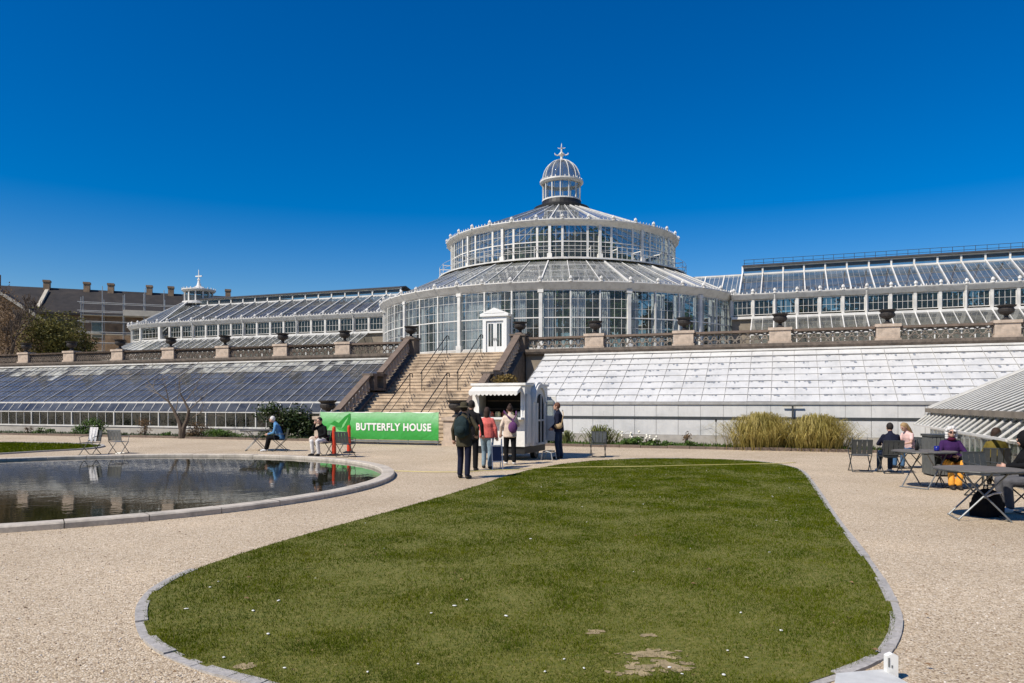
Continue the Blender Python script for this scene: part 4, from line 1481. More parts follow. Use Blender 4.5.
# ================================================================ wings
def wing(sgn, x0, x1, xc0, name, label, apse=None, rail=False):
    """sgn +1: to the right. local x = distance from the rotunda centre along the facade"""
    root = thing(name, label, 'glasshouse', W(UC, VC, ZT), -A)
    X = lambda x: sgn * x
    yw, ze, bay = -4.3, 3.72, 1.25
    nb = int((x1 - x0) / bay)
    # windows
    mb, pb = window_mesh(.54, 2.8, 3.7, None, 4, 2, 0, yw)
    w0 = p0 = None
    posts = MB()
    for i in range(nb):
        xc = X(x0 + (i + .5) * bay)
        if w0 is None:
            w0 = mb.build('window', M['white'], root, (xc, 0, 0)); p0 = pb.build('pane', M['winglass'], w0)
        else:
            w = link_mesh('window', w0.data, root, (xc, 0, 0)); link_mesh('pane', p0.data, w)
    pm = MB(); pm.bx(-.08, .08, yw - .1, yw + .1, 2.7, 3.74)
    po = None
    for i in range(nb + 1):
        xc = X(x0 + i * bay)
        if po is None: po = pm.build('post', M['white'], root, (xc, 0, 0))
        else: link_mesh('post', po.data, root, (xc, 0, 0))
    # lower wall under skirt roof, sill, fascia
    xa, xb = min(X(x0), X(x1)), max(X(x0), X(x1))
    mb = MB(); mb.bx(xa, xb, yw - .2, yw + .12, 2.55, 2.7)
    mb.build('sill', M['white'], root)
    mb = MB()
    mb.prism([(yw + .05, 3.72), (yw - .14, 3.74), (yw - .3, 3.96), (yw - .34, 4.03), (yw - .05, 4.03), (yw + .05, 3.95)], xa, xb, 'x')
    mb.build('gutter', M['cream'], root)
    mb = MB()
    n = int((x1 - x0) / .26)
    for i in range(n):
        mb.box((X(x0 + (i + .5) * .26), yw - .3, 4.09), (.055, .03, .13))
    for i in range(nb + 1):
        mb.lathe([(.1, 0), (.1, .05), (.05, .08), (.11, .17), (.09, .26), (.03, .31), (.001, .34)], 6, (X(x0 + i * bay), yw - .3, 4.03))
    mb.bx(xa, xb, yw - .33, yw - .27, 4.03, 4.06)
    mb.build('cresting', M['white'], root)
    # main roof
    yr, zr0, zr1 = -.8, 5.86, 6.34
    ra, rb = min(X(xc0), X(x1)), max(X(xc0), X(x1))
    def roofpanes(mbb, a, b, p, q, rows, pitch):
        nn = max(1, int((b - a) / pitch))
        for i in range(nn):
            xa_, xb_ = a + (b - a) * i / nn, a + (b - a) * (i + 1) / nn
            for j in range(rows):
                t0, t1 = j / rows, (j + 1) / rows
                dz = random.uniform(-.006, .006); dz2 = random.uniform(-.006, .006)
                P = lambda x, t, d: (x, p[0] + (q[0] - p[0]) * t, p[1] + (q[1] - p[1]) * t + d)
                mbb.add([P(xa_, t0, dz), P(xb_, t0, dz2), P(xb_, t1, 0), P(xa_, t1, -dz)], [(0, 1, 2, 3)])
    mb = MB()
    roofpanes(mb, ra, rb, (yw - .1, 4.0), (yr, zr0), 4, bay / 2)
    roof = mb.build('roof', M['wingglass'], root)
    mb = MB()
    roofpanes(mb, ra, rb, (-yw + .1, 4.0), (-yr, zr0), 1, bay * 4)
    mb.build('roof', M['wingglass'], root)
    mb = MB(); mb2 = MB()
    n = int((x1 - xc0) / (bay / 4))
    for i in range(n + 1):
        x = X(xc0 + i * bay / 4)
        if i % 4 == 0:
            mb.beam((x, yw - .1, 4.07), (x, yr, zr0 + .06), .065, .1)
        else:
            mb2.beam((x, yw - .1, 4.01), (x, yr, zr0 + .01), .012, .02)
        if i % 4 == 0:
            mb.beam((x, -yw + .1, 4.07), (x, -yr, zr0 + .06), .09, .1)
    for t in (.33, .66):
        mb2.bx(ra, rb, yw + (yr - yw) * t - .03, yw + (yr - yw) * t + .03, 4.0 + 1.86 * t - .1, 4.0 + 1.86 * t - .04)
    mb.build('rafter', M['white'], roof)
    mb2.build('glazing_bar', M['thinbar'], roof)
    # clerestory
    mb = MB()
    mb.bx(ra, rb, yr - .08, yr + .02, zr0 - .08, zr0 + .06)
    mb.bx(ra, rb, yr - .06, yr + .02, zr1 - .06, zr1 + .02)
    n = int((x1 - xc0) / bay)
    for i in range(n + 1):
        x = X(xc0 + i * bay)
        mb.bx(x - .05, x + .05, yr - .07, yr + .02, zr0, zr1)
    cl = mb.build('clerestory', M['white'], root)
    mb = MB(); mb.add([(ra, yr, zr0), (rb, yr, zr0), (rb, yr, zr1), (ra, yr, zr1)], [(0, 1, 2, 3)])
    mb.add([(ra, -yr, zr0), (rb, -yr, zr0), (rb, -yr, zr1), (ra, -yr, zr1)], [(0, 1, 2, 3)])
    mb.build('pane', M['glass'], cl)
    mb = MB()
    mb.prism([(yr - .2, zr1 + .02), (0, zr1 + .2), (-yr + .2, zr1 + .02), (-yr + .2, zr1 + .09), (0, zr1 + .3), (yr - .2, zr1 + .09)], ra, rb, 'x')
    mb.build('ridge', M['lead'], root)
    if rail:
        mb = MB()
        xx = xc0 + .1
        while xx < x1:
            mb.tube([(X(xx), -.55, zr1 + .1), (X(xx), -.55, zr1 + .52)], .014, 4)
            xx += .6
        for zz in (.3, .52):
            mb.tube([(ra + .05, -.55, zr1 + zz), (rb, -.55, zr1 + zz)], .014, 4)
        mb.build('ridge_rail', M['darkmetal'], root)
    # end wall of the raised part
    xe = X(xc0)
    mb = MB()
    mb.beam((xe, yw - .1, 4.1), (xe, yr, zr0 + .1), .08, .22)
    mb.bx(xe - .05, xe + .05, yr - .1, yr + .05, zr0, zr1 + .05)
    mb.build('verge', M['white_clean'], root)
    # link between rotunda and the raised part: plain lower roof
    if xc0 > x0 - 4:
        la, lb = min(X(9.0), X(xc0)), max(X(9.0), X(xc0))
        mb = MB()
        mb.add([(la, yw, 3.75), (lb, yw, 3.75), (lb, 0, 5.95), (la, 0, 5.95)], [(0, 1, 2, 3)])
        mb.add([(la, -yw, 3.75), (lb, -yw, 3.75), (lb, 0, 5.95), (la, 0, 5.95)], [(0, 1, 2, 3)])
        lr = mb.build('roof', M['roofglass'], root)
        mb = MB()
        for i in range(4):
            x = la + (lb - la) * i / 3
            mb.beam((x, yw, 3.8), (x, 0, 6.0), .08, .08)
        for i in range(13):
            x = la + (lb - la) * i / 12
            mb.beam((x, yw, 3.76), (x, 0, 5.96), .02, .02)
        mb.bx(la, lb, -.06, .06, 5.93, 6.03)
        mb.build('rafter', M['white'], lr)
    # skirt roof
    def skirt(a, b):
        mb = MB()
        roofpanes(mb, a, b, (yw - 2.4, 1.42), (yw - .15, 2.58), 2, bay / 2)
        sk = mb.build('skirt_roof', M['roofglass'], root)
        mb = MB()
        n = int((b - a) / (bay / 2))
        for i in range(n + 1):
            x = a + (b - a) * i / n
            mb.beam((x, yw - 2.4, 1.45), (x, yw - .15, 2.61), .06 if i % 2 == 0 else .025, .05)
        mb.bx(a, b, yw - 2.5, yw - 2.36, 1.34, 1.44)
        mb.build('rafter', M['white'], sk)
        mb = MB()
        mb.bx(a, b, yw - 2.42, yw - 2.3, 0, .4)
        mb.build('skirt_wall', M['plinth'], root)
        mb = MB()
        mb.add([(a, yw - 2.36, .4), (b, yw - 2.36, .4), (b, yw - 2.36, 1.36), (a, yw - 2.36, 1.36)], [(0, 1, 2, 3)])
        sg = mb.build('skirt_glazing', M['glass'], root)
        mb = MB()
        for i in range(n + 1):
            x = a + (b - a) * i / n
            mb.bx(x - .03, x + .03, yw - 2.4, yw - 2.33, .4, 1.36)
        mb.build('glazing_bar', M['white'], sg)
    sx0 = x0 + 1.2
    skirt(min(X(sx0), X(x1)), max(X(sx0), X(x1)))
    # inner floor, back wall
    mb = MB(); mb.bx(xa, xb, yw + .1, -yw, 0.0, .1); mb.build('floor', M['soil'], root)
    mb = MB(); mb.bx(xa, xb, -yw, -yw + .15, 0, 3.9); mb.build('back_wall', M['wall_old'], root)
    mb = MB()
    mb.bx(xa, xb, yw - .01, yw + .06, 0, 2.55)
    mb.build('dwarf_wall', M['wall_old'], root)
    # downpipes
    for i in range(2, nb, 4):
        x = X(x0 + i * bay)
        mb = MB(); mb.tube([(x, yw - .3, 3.95), (x, yw - .2, 3.7), (x, yw - .18, 2.6)], .05, 6)
        mb.build('downpipe', M['white'], root)
    if apse:
        xl, a_, b_ = apse
        E = lambda th, da=0.0: (X(xl) + sgn * (a_ + da) * math.sin(th), -(b_ + da) * math.cos(th))
        nA = 8
        TH = [math.pi * i / nA for i in range(nA + 1)]
        # wall posts, windows
        for i in range(nA):
            p, q = Vector((*E(TH[i]), 0)), Vector((*E(TH[i + 1]), 0))
            mid = (p + q) / 2
            d = (q - p); Lw = d.length
            ang = math.atan2(d.y, d.x)
            mbb, pbb = window_mesh(Lw / 2 - .1, 2.82, 3.68, None, 5, 2, 0, 0)
            w = mbb.build('window', M['white'], root, mid, ang)
            pbb.build('pane', M['winglass'], w)
            mb = MB(); mb.bx(-.13, .13, -.12, .12, 2.6, 3.76)
            mb.build('post', M['white'], root, p, ang)
            mb = MB(); mb.bx(-Lw / 2, Lw / 2, -.08, .08, 0, 2.72); mb.build('dwarf_wall', M['white'], root, mid, ang)
        nn = 32
        ths = [math.pi * i / nn for i in range(nn + 1)]
        def sweep(prof, name, mat, par=root):
            mb = MB()
            for (d0, z0), (d1, z1) in zip(prof[:-1], prof[1:]):
                for i in range(nn):
                    mb.add([(*E(ths[i], d0), z0), (*E(ths[i + 1], d0), z0), (*E(ths[i + 1], d1), z1), (*E(ths[i], d1), z1)], [(0, 1, 2, 3)])
            return mb.build(name, mat, par)
        sweep([(-.05, 3.72), (.14, 3.74), (.3, 3.96), (.34, 4.03), (.05, 4.03)], 'gutter', M['cream'])
        mb = MB()
        for i in range(70):
            th = math.pi * (i + .5) / 70
            p = E(th, .3); mb.box((p[0], p[1], 4.09), (.055, .05, .13), th)
        for i in range(0, 17):
            p = E(math.pi * i / 16, .3)
            mb.lathe([(.1, 0), (.1, .05), (.05, .08), (.11, .17), (.09, .26), (.03, .31), (.001, .34)], 6, (p[0], p[1], 4.03))
        mb.build('cresting', M['white'], root)
        lx, lr, lz = X(xl), 1.2, 6.2
        T = lambda th, r_: (lx + sgn * r_ * math.sin(th), -r_ * math.cos(th))
        mb = MB()
        for i in range(nn):
            mb.add([(*E(ths[i], .1), 4.0), (*E(ths[i + 1], .1), 4.0), (*T(ths[i + 1], lr), lz), (*T(ths[i], lr), lz)], [(0, 1, 2, 3)])
        ar = mb.build('roof', M['wingglass'], root)
        mb = MB()
        for i in range(0, nn + 1):
            big = i % 4 == 0
            w = .09 if big else .03
            mb.beam((*E(ths[i], .1), 4.05), (*T(ths[i], lr), lz + .05), w, w)
        mb.build('rafter', M['white'], ar)
        # lantern
        mb = MB()
        mb.lathe([(1.3, 6.05), (1.36, 6.1), (1.36, 6.3), (1.15, 6.34)], 20, (lx, 0, 0))
        for k in range(12):
            th = 2 * math.pi * k / 12
            p = at_phi(th, 1.15, 6.75); mb.box((p[0] + lx, p[1], p[2]), (.11, .1, .9), th)
        mb.lathe([(1.1, 7.15), (1.3, 7.18), (1.42, 7.3), (1.42, 7.38), (.5, 7.55), (.2, 7.75), (.12, 8.0), (.08, 8.2), (.14, 8.3), (.05, 8.4), (.04, 9.1), (.001, 9.2)], 20, (lx, 0, 0))
        for k in range(24):
            th = 2 * math.pi * k / 24
            p = at_phi(th, 1.38, 7.43); mb.box((p[0] + lx, p[1], p[2]), (.06, .05, .14), th)
        mb.bx(lx - .35, lx + .35, -.04, .04, 8.55, 8.65)
        ln = mb.build('lantern', M['white'], root)
        mb = MB(); mb.lathe([(1.1, 6.3), (1.1, 7.2)], 20, (lx, 0, 0)); mb.build('pane', M['glass'], ln)
        # skirt round the apse
        sk = sweep([(2.4, 1.42), (.12, 2.58)], 'skirt_roof', M['limeglass'])
        mb = MB()
        for i in range(nn + 1):
            mb.beam((*E(ths[i], 2.4), 1.45), (*E(ths[i], .12), 2.62), .06, .05)
        mb.build('rafter', M['white'], sk)
        sweep([(2.4, 0), (2.4, 1.42)], 'skirt_wall', M['plinth'])
    return root


wing(1, 12.15, 33.4, 12.6, 'glasshouse_wing', 'long white glazed wing running right from the rotunda with a railed ridge', None, True)
wing(-1, 12.15, 33.2, 12.7, 'glasshouse_wing', 'glazed wing left of the rotunda ending in a rounded bay with a small lantern', (33.2, 6.2, 4.3))
# ================================================================ terrace wall + balustrades
VB = 34.8
def terrace_side(u0, u1, pillars, wlabel, blabel, plabel):
    tw = thing('terrace_wall', wlabel, 'wall', W(u0, VB, 0), -A)
    L_ = u1 - u0
    mb = MB(); mb.bx(0, L_, 0.0, 0.6, -.1, 4.02)
    mb.build('masonry', M['wall_old'], tw)
    mb = MB(); mb.prism([(-.28, 4.2), (-.22, 4.1), (-.06, 4.02), (.6, 4.02), (.6, 4.32), (-.28, 4.32)], 0, L_, 'x')
    mb.build('cornice', M['stone_dark'], tw)
    bl = thing('balustrade', blabel, 'balustrade', W(u0, VB, 4.32), -A)
    # lattice panels of overlapping stone arcs
    us = [p - u0 for p in pillars]
    ends = [0.0] + us + [L_]
    panel = {}
    def lattice(length):
        key = round(length, 2)
        if key in panel: return panel[key]
        mb = MB()
        rad, pitch, rows, h = .29, .37, 2, .52
        n = int(round(length / pitch))
        pt = length / n
        for j in range(rows + 1):
            z = -.04 + j * .22
            for i in range(-1, n + 1):
                xc = (i + (.5 if j % 2 else 0) + .5) * pt
                pts = []
                for k in range(9):
                    a = math.pi * k / 8
                    x, zz = xc + rad * math.cos(a), z + rad * math.sin(a)
                    pts.append((x, .1, zz))
                pts = [p for p in pts if 0 <= p[0] <= length and 0.0 <= p[2] <= h]
                if len(pts) > 1:
                    mb.tube(pts, .033, 5)
        mb.bx(0, length, .04, .16, -.02, .04)
        panel[key] = mb
        return mb
    made = {}
    for i in range(len(ends) - 1):
        a = ends[i] + (.45 if i > 0 else 0.0)
        b = ends[i + 1] - (.45 if i < len(ends) - 2 else 0.0)
        if b - a < .3: continue
        key = round(b - a, 2)
        if key in made:
            link_mesh('lattice_panel', made[key], bl, (a, 0, 0))
        else:
            made[key] = lattice(b - a).build('lattice_panel', M['arc'] if u0 > -20 else M['stone_dark'], bl, (a, 0, 0)).data
        mb = MB(); mb.bx(a, b, -.02, .24, .52, .62); mb.build('rail', M['stone_rail'], bl)
    pm = MB()
    pm.bx(-.45, .45, -.08, .42, 0.0, .58); pm.bx(-.5, .5, -.13, .47, -.02, .1); pm.bx(-.5, .5, -.13, .47, .58, .7)
    pd = None
    for x in us:
        if pd is None: pd = pm.build('pillar', M['stone_pale'], bl, (x, 0, 0)).data
        else: link_mesh('pillar', pd, bl, (x, 0, 0))
    return


rp = [-8.67, -4.48, -.31, 3.95, 8.24, 12.4, 16.6]
lp = [-22.67, -26.74, -30.79, -34.85, -38.9, -43.0, -47.08, -51.1, -55.2]
terrace_side(-12.1, 19.5, rp, 'grey masonry terrace wall above the whitewashed glass roof', 'stone balustrade of overlapping arcs above the whitewashed roof', None)
terrace_side(-60, -19.05, lp, 'dark masonry terrace wall above the blue glass roof', 'stone lattice balustrade left of the stairs above the blue glass roof', None)

# urns
def urn_mesh(big=1.0):
    mb = MB()
    pr = [(.001, 0), (.17, 0), (.17, .05), (.09, .1), (.07, .17), (.1, .22), (.2, .26), (.29, .34), (.31, .43), (.27, .47), (.27, .51), (.35, .57), (.36, .61), (.31, .61), (.26, .54), (.001, .5)]
    mb.lathe([(r_ * big, z * big) for r_, z in pr], 16)
    return mb


u_me = None
def urn(u, v, z, label, big=1.0):
    global u_me
    if u_me is None:
        o = urn_mesh().build('stone_urn', M['urn'], None, smooth=False)
        u_me = o.data
    else:
        o = link_mesh('stone_urn', u_me)
    o.location = W(u, v, z)
    o.scale = (big, big, big)
    return tag(o, label, 'urn', 'dark urns on the balustrade and stair pillars')


ordn = ['first', 'second', 'third', 'fourth', 'fifth', 'sixth', 'seventh']
for i, u in enumerate(rp[:5]):
    urn(u, VB + .17, 5.02, 'dark urn on a balustrade pillar, %s to the right of the stairs' % ordn[i])
for i, u in enumerate(lp[:7]):
    urn(u, VB + .17, 5.02, 'dark urn on a balustrade pillar, %s to the left of the stairs' % ordn[i])

# ================================================================ stairs
US = -15.55
st = thing('stone_staircase', 'broad tan stone staircase rising from the banner to the palm house door', 'stairs', W(US, 0, 0), -A)
prof = [(27.9, 0)]
v, z = 27.9, 0.0
for i in range(13):
    z += ZT / 26; prof.append((v, z)); v += .24; prof.append((v, z))
v = 32.0
prof[-1] = (v, z)
for i in range(13):
    z += ZT / 26; prof.append((v, z)); v += .225; prof.append((v, z))
prof.append((35.2, z)); prof.append((35.2, -.1)); prof.append((27.9, -.1))
mb = MB(); mb.prism(prof, -2.75, 2.75, 'x')
stp = mb.build('flight', M['step'], st)
# slightly projecting nosings
mb = MB()
for i in range(0, 26):
    a = prof[1 + 2 * i]
    mb.bx(-2.74, 2.74, a[0] - .025, a[0] + .05, a[1] - .045, a[1] + .003)
mb.build('nosing', M['step'], stp)


def zs(v):
    if v < 27.9: return 0
    if v < 31.02: return (v - 27.9) / .24 * ZT / 26 + .1
    if v < 32.0: return ZT / 2
    return min(ZT, ZT / 2 + (v - 32.0) / .225 * ZT / 26 + .1)


# iron handrails dividing the stairs in three lanes
for x in (-.95, .95):
    for (va, vb) in ((28.2, 30.9), (32.1, 34.9)):
        mb = MB()
        za, zb = zs(va), zs(vb)
        top = []
        for i in range(4):
            t = i / 3
            vv, zz = va + (vb - va) * t, za + (zb - za) * t
            if i in (0, 3): mb.tube([(x, vv, zz - .15), (x, vv, zz + .92)], .022, 6)
            top.append((x, vv, zz + .92))
        mb.tube([(x, va - .12, za + .8)] + top + [(x, vb + .25, zb + .92), (x, vb + .27, zb + .75)], .024, 6)
        mb.tube([(x, va, za + .45), (x, vb, zb + .45)], .014, 5)
        mb.build('handrail', M['iron'], st)

bal = MB()
bal.lathe([(.11, 0), (.11, .05), (.07, .07), (.125, .17), (.1, .25), (.055, .38), (.05, .44), (.08, .5), (.1, .52), (.1, .57)], 8)
bal_me = None
for s, lab in ((-1, 'sloping stone balustrade on the left side of the stairs'), (1, 'sloping stone balustrade on the right side of the stairs')):
    sb = thing('stair_balustrade', lab, 'balustrade', W(US + s * 3.05, 0, 0), -A)
    # side wall under the balusters
    mb = MB()
    mb.prism([(27.7, -.1), (27.7, .28), (30.75, 2.2), (31.75, 2.22), (34.7, 4.27), (35.2, 4.42), (35.2, -.1)], -.29, .29, 'x')
    mb.build('side_wall', M['stone_dark'], sb)  # dark stone used here to paint in the black shadow below the rail
    rails = (((27.6, 1.0), (30.75, 2.98)), ((31.75, 3.1), (34.75, 5.08)))
    for (p, q) in rails:
        mb = MB()
        d = Vector((0, q[0] - p[0], q[1] - p[1]))
        mb.beam((0, p[0], p[1] + .06), (0, q[0], q[1] + .06), .34, .1)
        mb.build('coping', M['stone_rail'], sb)
        n = 11
        for i in range(n):
            t = (i + .6) / n
            vv = p[0] + (q[0] - p[0]) * t; zz = p[1] + (q[1] - p[1]) * t
            if bal_me is None:
                bo = bal.build('baluster', M['stone_pale'], sb, (0, vv, zz - .68)); bal_me = bo.data
            else: bo = link_mesh('baluster', bal_me, sb, (0, vv, zz - .68))
            bo.scale = (1, 1, 1.24)
    mb = MB(); mb.bx(-.3, .3, 30.7, 31.85, 2.3, 2.42); mb.bx(-.3, .3, 30.72, 31.0, 2.4, 3.02); mb.bx(-.3, .3, 31.6, 31.85, 2.4, 3.12)
    mb.bx(-.3, .3, 30.6, 31.95, 2.98, 3.1)
    mb.build('landing_pier', M['stone_dark'], sb)
    mb = MB(); mb.bx(-.36, .36, 34.6, 35.25, 4.2, 5.02); mb.bx(-.42, .42, 34.54, 35.31, 5.02, 5.12)
    mb.build('top_pillar', M['stone_dark'], sb)
    mb = MB(); mb.bx(-.42, .42, 27.0, 27.75, -.05, 1.0); mb.bx(-.47, .47, 26.95, 27.8, -.05, .18); mb.bx(-.48, .48, 26.93, 27.82, 1.0, 1.13)
    mb.build('bottom_pillar', M['stone_pale'], sb)
    side = 'left' if s < 0 else 'right'
    urn(US + s * 3.05, 27.38, 1.13, 'dark urn on the low pillar at the foot of the stairs, %s of the banner' % side, 1.12)
    urn(US + s * 3.05, 34.95, 5.12, 'dark urn on the pillar at the head of the stairs, %s side' % side, 1.0)

# ================================================================ banner
def banner_mat():
    m, nt, out = new_mat('green_printed_vinyl')
    L = nt.links
    tc = N(nt, 'ShaderNodeTexCoord')
    b = N(nt, 'ShaderNodeBsdfPrincipled', i_Roughness=0.45)
    sp = N(nt, 'ShaderNodeSeparateXYZ')
    L.new(tc.outputs['Object'], sp.inputs[0])
    nz = N(nt, 'ShaderNodeTexNoise', i_Scale=1.2, i_Detail=2.0)
    mp = N(nt, 'ShaderNodeMapping'); mp.inputs['Scale'].default_value = (.5, 1, 1.5)
    L.new(tc.outputs['Object'], mp.inputs['Vector']); L.new(mp.outputs[0], nz.inputs['Vector'])
    ad = N(nt, 'ShaderNodeMath', operation='MULTIPLY_ADD'); ad.inputs[1].default_value = .5; 
    L.new(nz.outputs['Fac'], ad.inputs[0]); L.new(sp.outputs['Z'], ad.inputs[2])
    rp = ramp(nt, [(0.3, (0.02, 0.25, 0.03)), (0.62, (0.05, 0.36, 0.06)), (1.0, (0.14, 0.45, 0.15)), (1.0, (0.3, 0.58, 0.3))])
    rp.color_ramp.elements[2].position = .8
    mr = N(nt, 'ShaderNodeMath', operation='MULTIPLY'); mr.inputs[1].default_value = .68
    L.new(ad.outputs[0], mr.inputs[0])
    L.new(mr.outputs[0], rp.inputs['Fac'])
    L.new(rp.outputs['Color'], b.inputs['Base Color'])
    n2 = N(nt, 'ShaderNodeTexNoise', i_Scale=2.2, i_Detail=3.0)
    n2.inputs['Distortion'].default_value = 1.2
    L.new(tc.outputs['Object'], n2.inputs['Vector'])
    bp = N(nt, 'ShaderNodeBump', i_Strength=.6, i_Distance=.08)
    L.new(n2.outputs['Fac'], bp.inputs['Height'])
    L.new(bp.outputs['Normal'], b.inputs['Normal'])
    L.new(b.outputs[0], out.inputs['Surface'])
    return m


M['banner'] = banner_mat()
M['bgreen'] = solid('dark_green_print', (0.02, 0.25, 0.03), 0.45, .1)
M['bpale'] = solid('pale_green_print', (0.2, 0.52, 0.19), 0.45, .1)
U0B, U1B = -18.62, -13.06
bn = thing('butterfly_banner', 'wide green banner reading BUTTERFLY HOUSE hung at the foot of the stairs', 'banner', W(U0B, 26.86, 0), -A)
BL = U1B - U0B
mb = MB()
nx, nz_ = 56, 6
for layer, off in ((0, 0.0), (1, .012)):
    base = len(mb.v)
    vs = []
    for j in range(nz_ + 1):
        for i in range(nx + 1):
            x = BL * i / nx; z = .2 + 1.13 * j / nz_
            y = .005 * math.sin(x * 1.9 + j * .7) + .003 * math.sin(x * 5.3 - j)
            vs.append((x, y + off - .0, z - (.035 if j == nz_ else .02 if j == nz_ - 1 else 0) * math.sin(math.pi * (i % 14) / 14)))
    fs = []
    for j in range(nz_):
        for i in range(nx):
            a = j * (nx + 1) + i
            fs.append((a, a + 1, a + nx + 2, a + nx + 1) if layer == 0 else (a + nx + 1, a + nx + 2, a + 1, a))
    mb.add(vs, fs)
mb.build('sheet', M['banner'], bn, smooth=True)
mb = MB()
for i in range(5):
    x = BL * i / 4
    x = min(max(x, .05), BL - .05)
    mb.tube([(x, .05, 0), (x, .05, 1.3)], .025, 6)
mb.tube([(0, .05, 1.3), (BL, .05, 1.3)], .022, 6); mb.tube([(0, .05, .22), (BL, .05, .22)], .022, 6)
mb.build('frame', M['steel'], bn)
mb = MB(); mb.bx(0, BL, -.02, .1, .1, .17); mb.build('base_rail', M['steel'], bn)


def text_mesh(s, name, cap, mat, parent, loc, rot, extr=.004, squeeze=1.0, bold=.0):
    cu = bpy.data.curves.new(name, 'FONT')
    cu.body = s; cu.size = cap / .729; cu.extrude = extr; cu.offset = bold
    cu.resolution_u = 3; cu.space_character = 1.1
    t = bpy.data.objects.new(name + '_src', cu)
    COL.objects.link(t)
    dg = bpy.context.evaluated_depsgraph_get()
    me = bpy.data.meshes.new_from_object(t.evaluated_get(dg))
    bpy.data.objects.remove(t); bpy.data.curves.remove(cu)
    me.materials.clear(); me.materials.append(mat)
    o = link_mesh(name, me, parent, loc, rot)
    o.scale = (squeeze, 1, 1)
    return o


tx = text_mesh('BUTTERFLY HOUSE', 'lettering', .3, M['white_clean'], bn, (0, 0, 0), (R(90), 0, 0), .002, 1.0, .014)
w_ = max(v.co.x for v in tx.data.vertices) - min(v.co.x for v in tx.data.vertices)
tx.location = (BL * .315, -.014, .58)
tx.scale = (BL * .625 / w_, 1, 1)
# butterfly emblem: two wings, body and pale sweeping shapes behind
def patch(name, pts, y, mat):
    mb = MB(); mb.prism(pts, y + .016, y + .014); return mb.build(name, mat, bn)
patch('emblem', [(.15, .32), (.5, .75), (.95, 1.05), (1.05, .98), (.75, .7), (.95, .55), (1.3, .5), (1.35, .36), (.9, .28), (.5, .3)], -.027, M['bpale'])
patch('emblem', [(.85, .72), (1.0, .92), (1.2, 1.12), (1.48, 1.28), (1.5, 1.05), (1.44, .86), (1.52, .74), (1.5, .58), (1.38, .48), (1.22, .54), (1.1, .66)], -.032, M['bgreen'])
patch('emblem', [(.5, .82), (.72, .95), (.95, .86), (1.04, .74), (.86, .7), (.66, .76)], -.031, M['bgreen'])
patch('emblem', [(1.05, .62), (1.18, .72), (1.34, .98), (1.4, 1.12), (1.26, .98), (1.12, .8)], -.036, M['bpale'])
patch('emblem', [(1.12, .5), (1.2, .4), (1.36, .36), (1.46, .44), (1.42, .5), (1.3, .46)], -.034, M['bpale'])

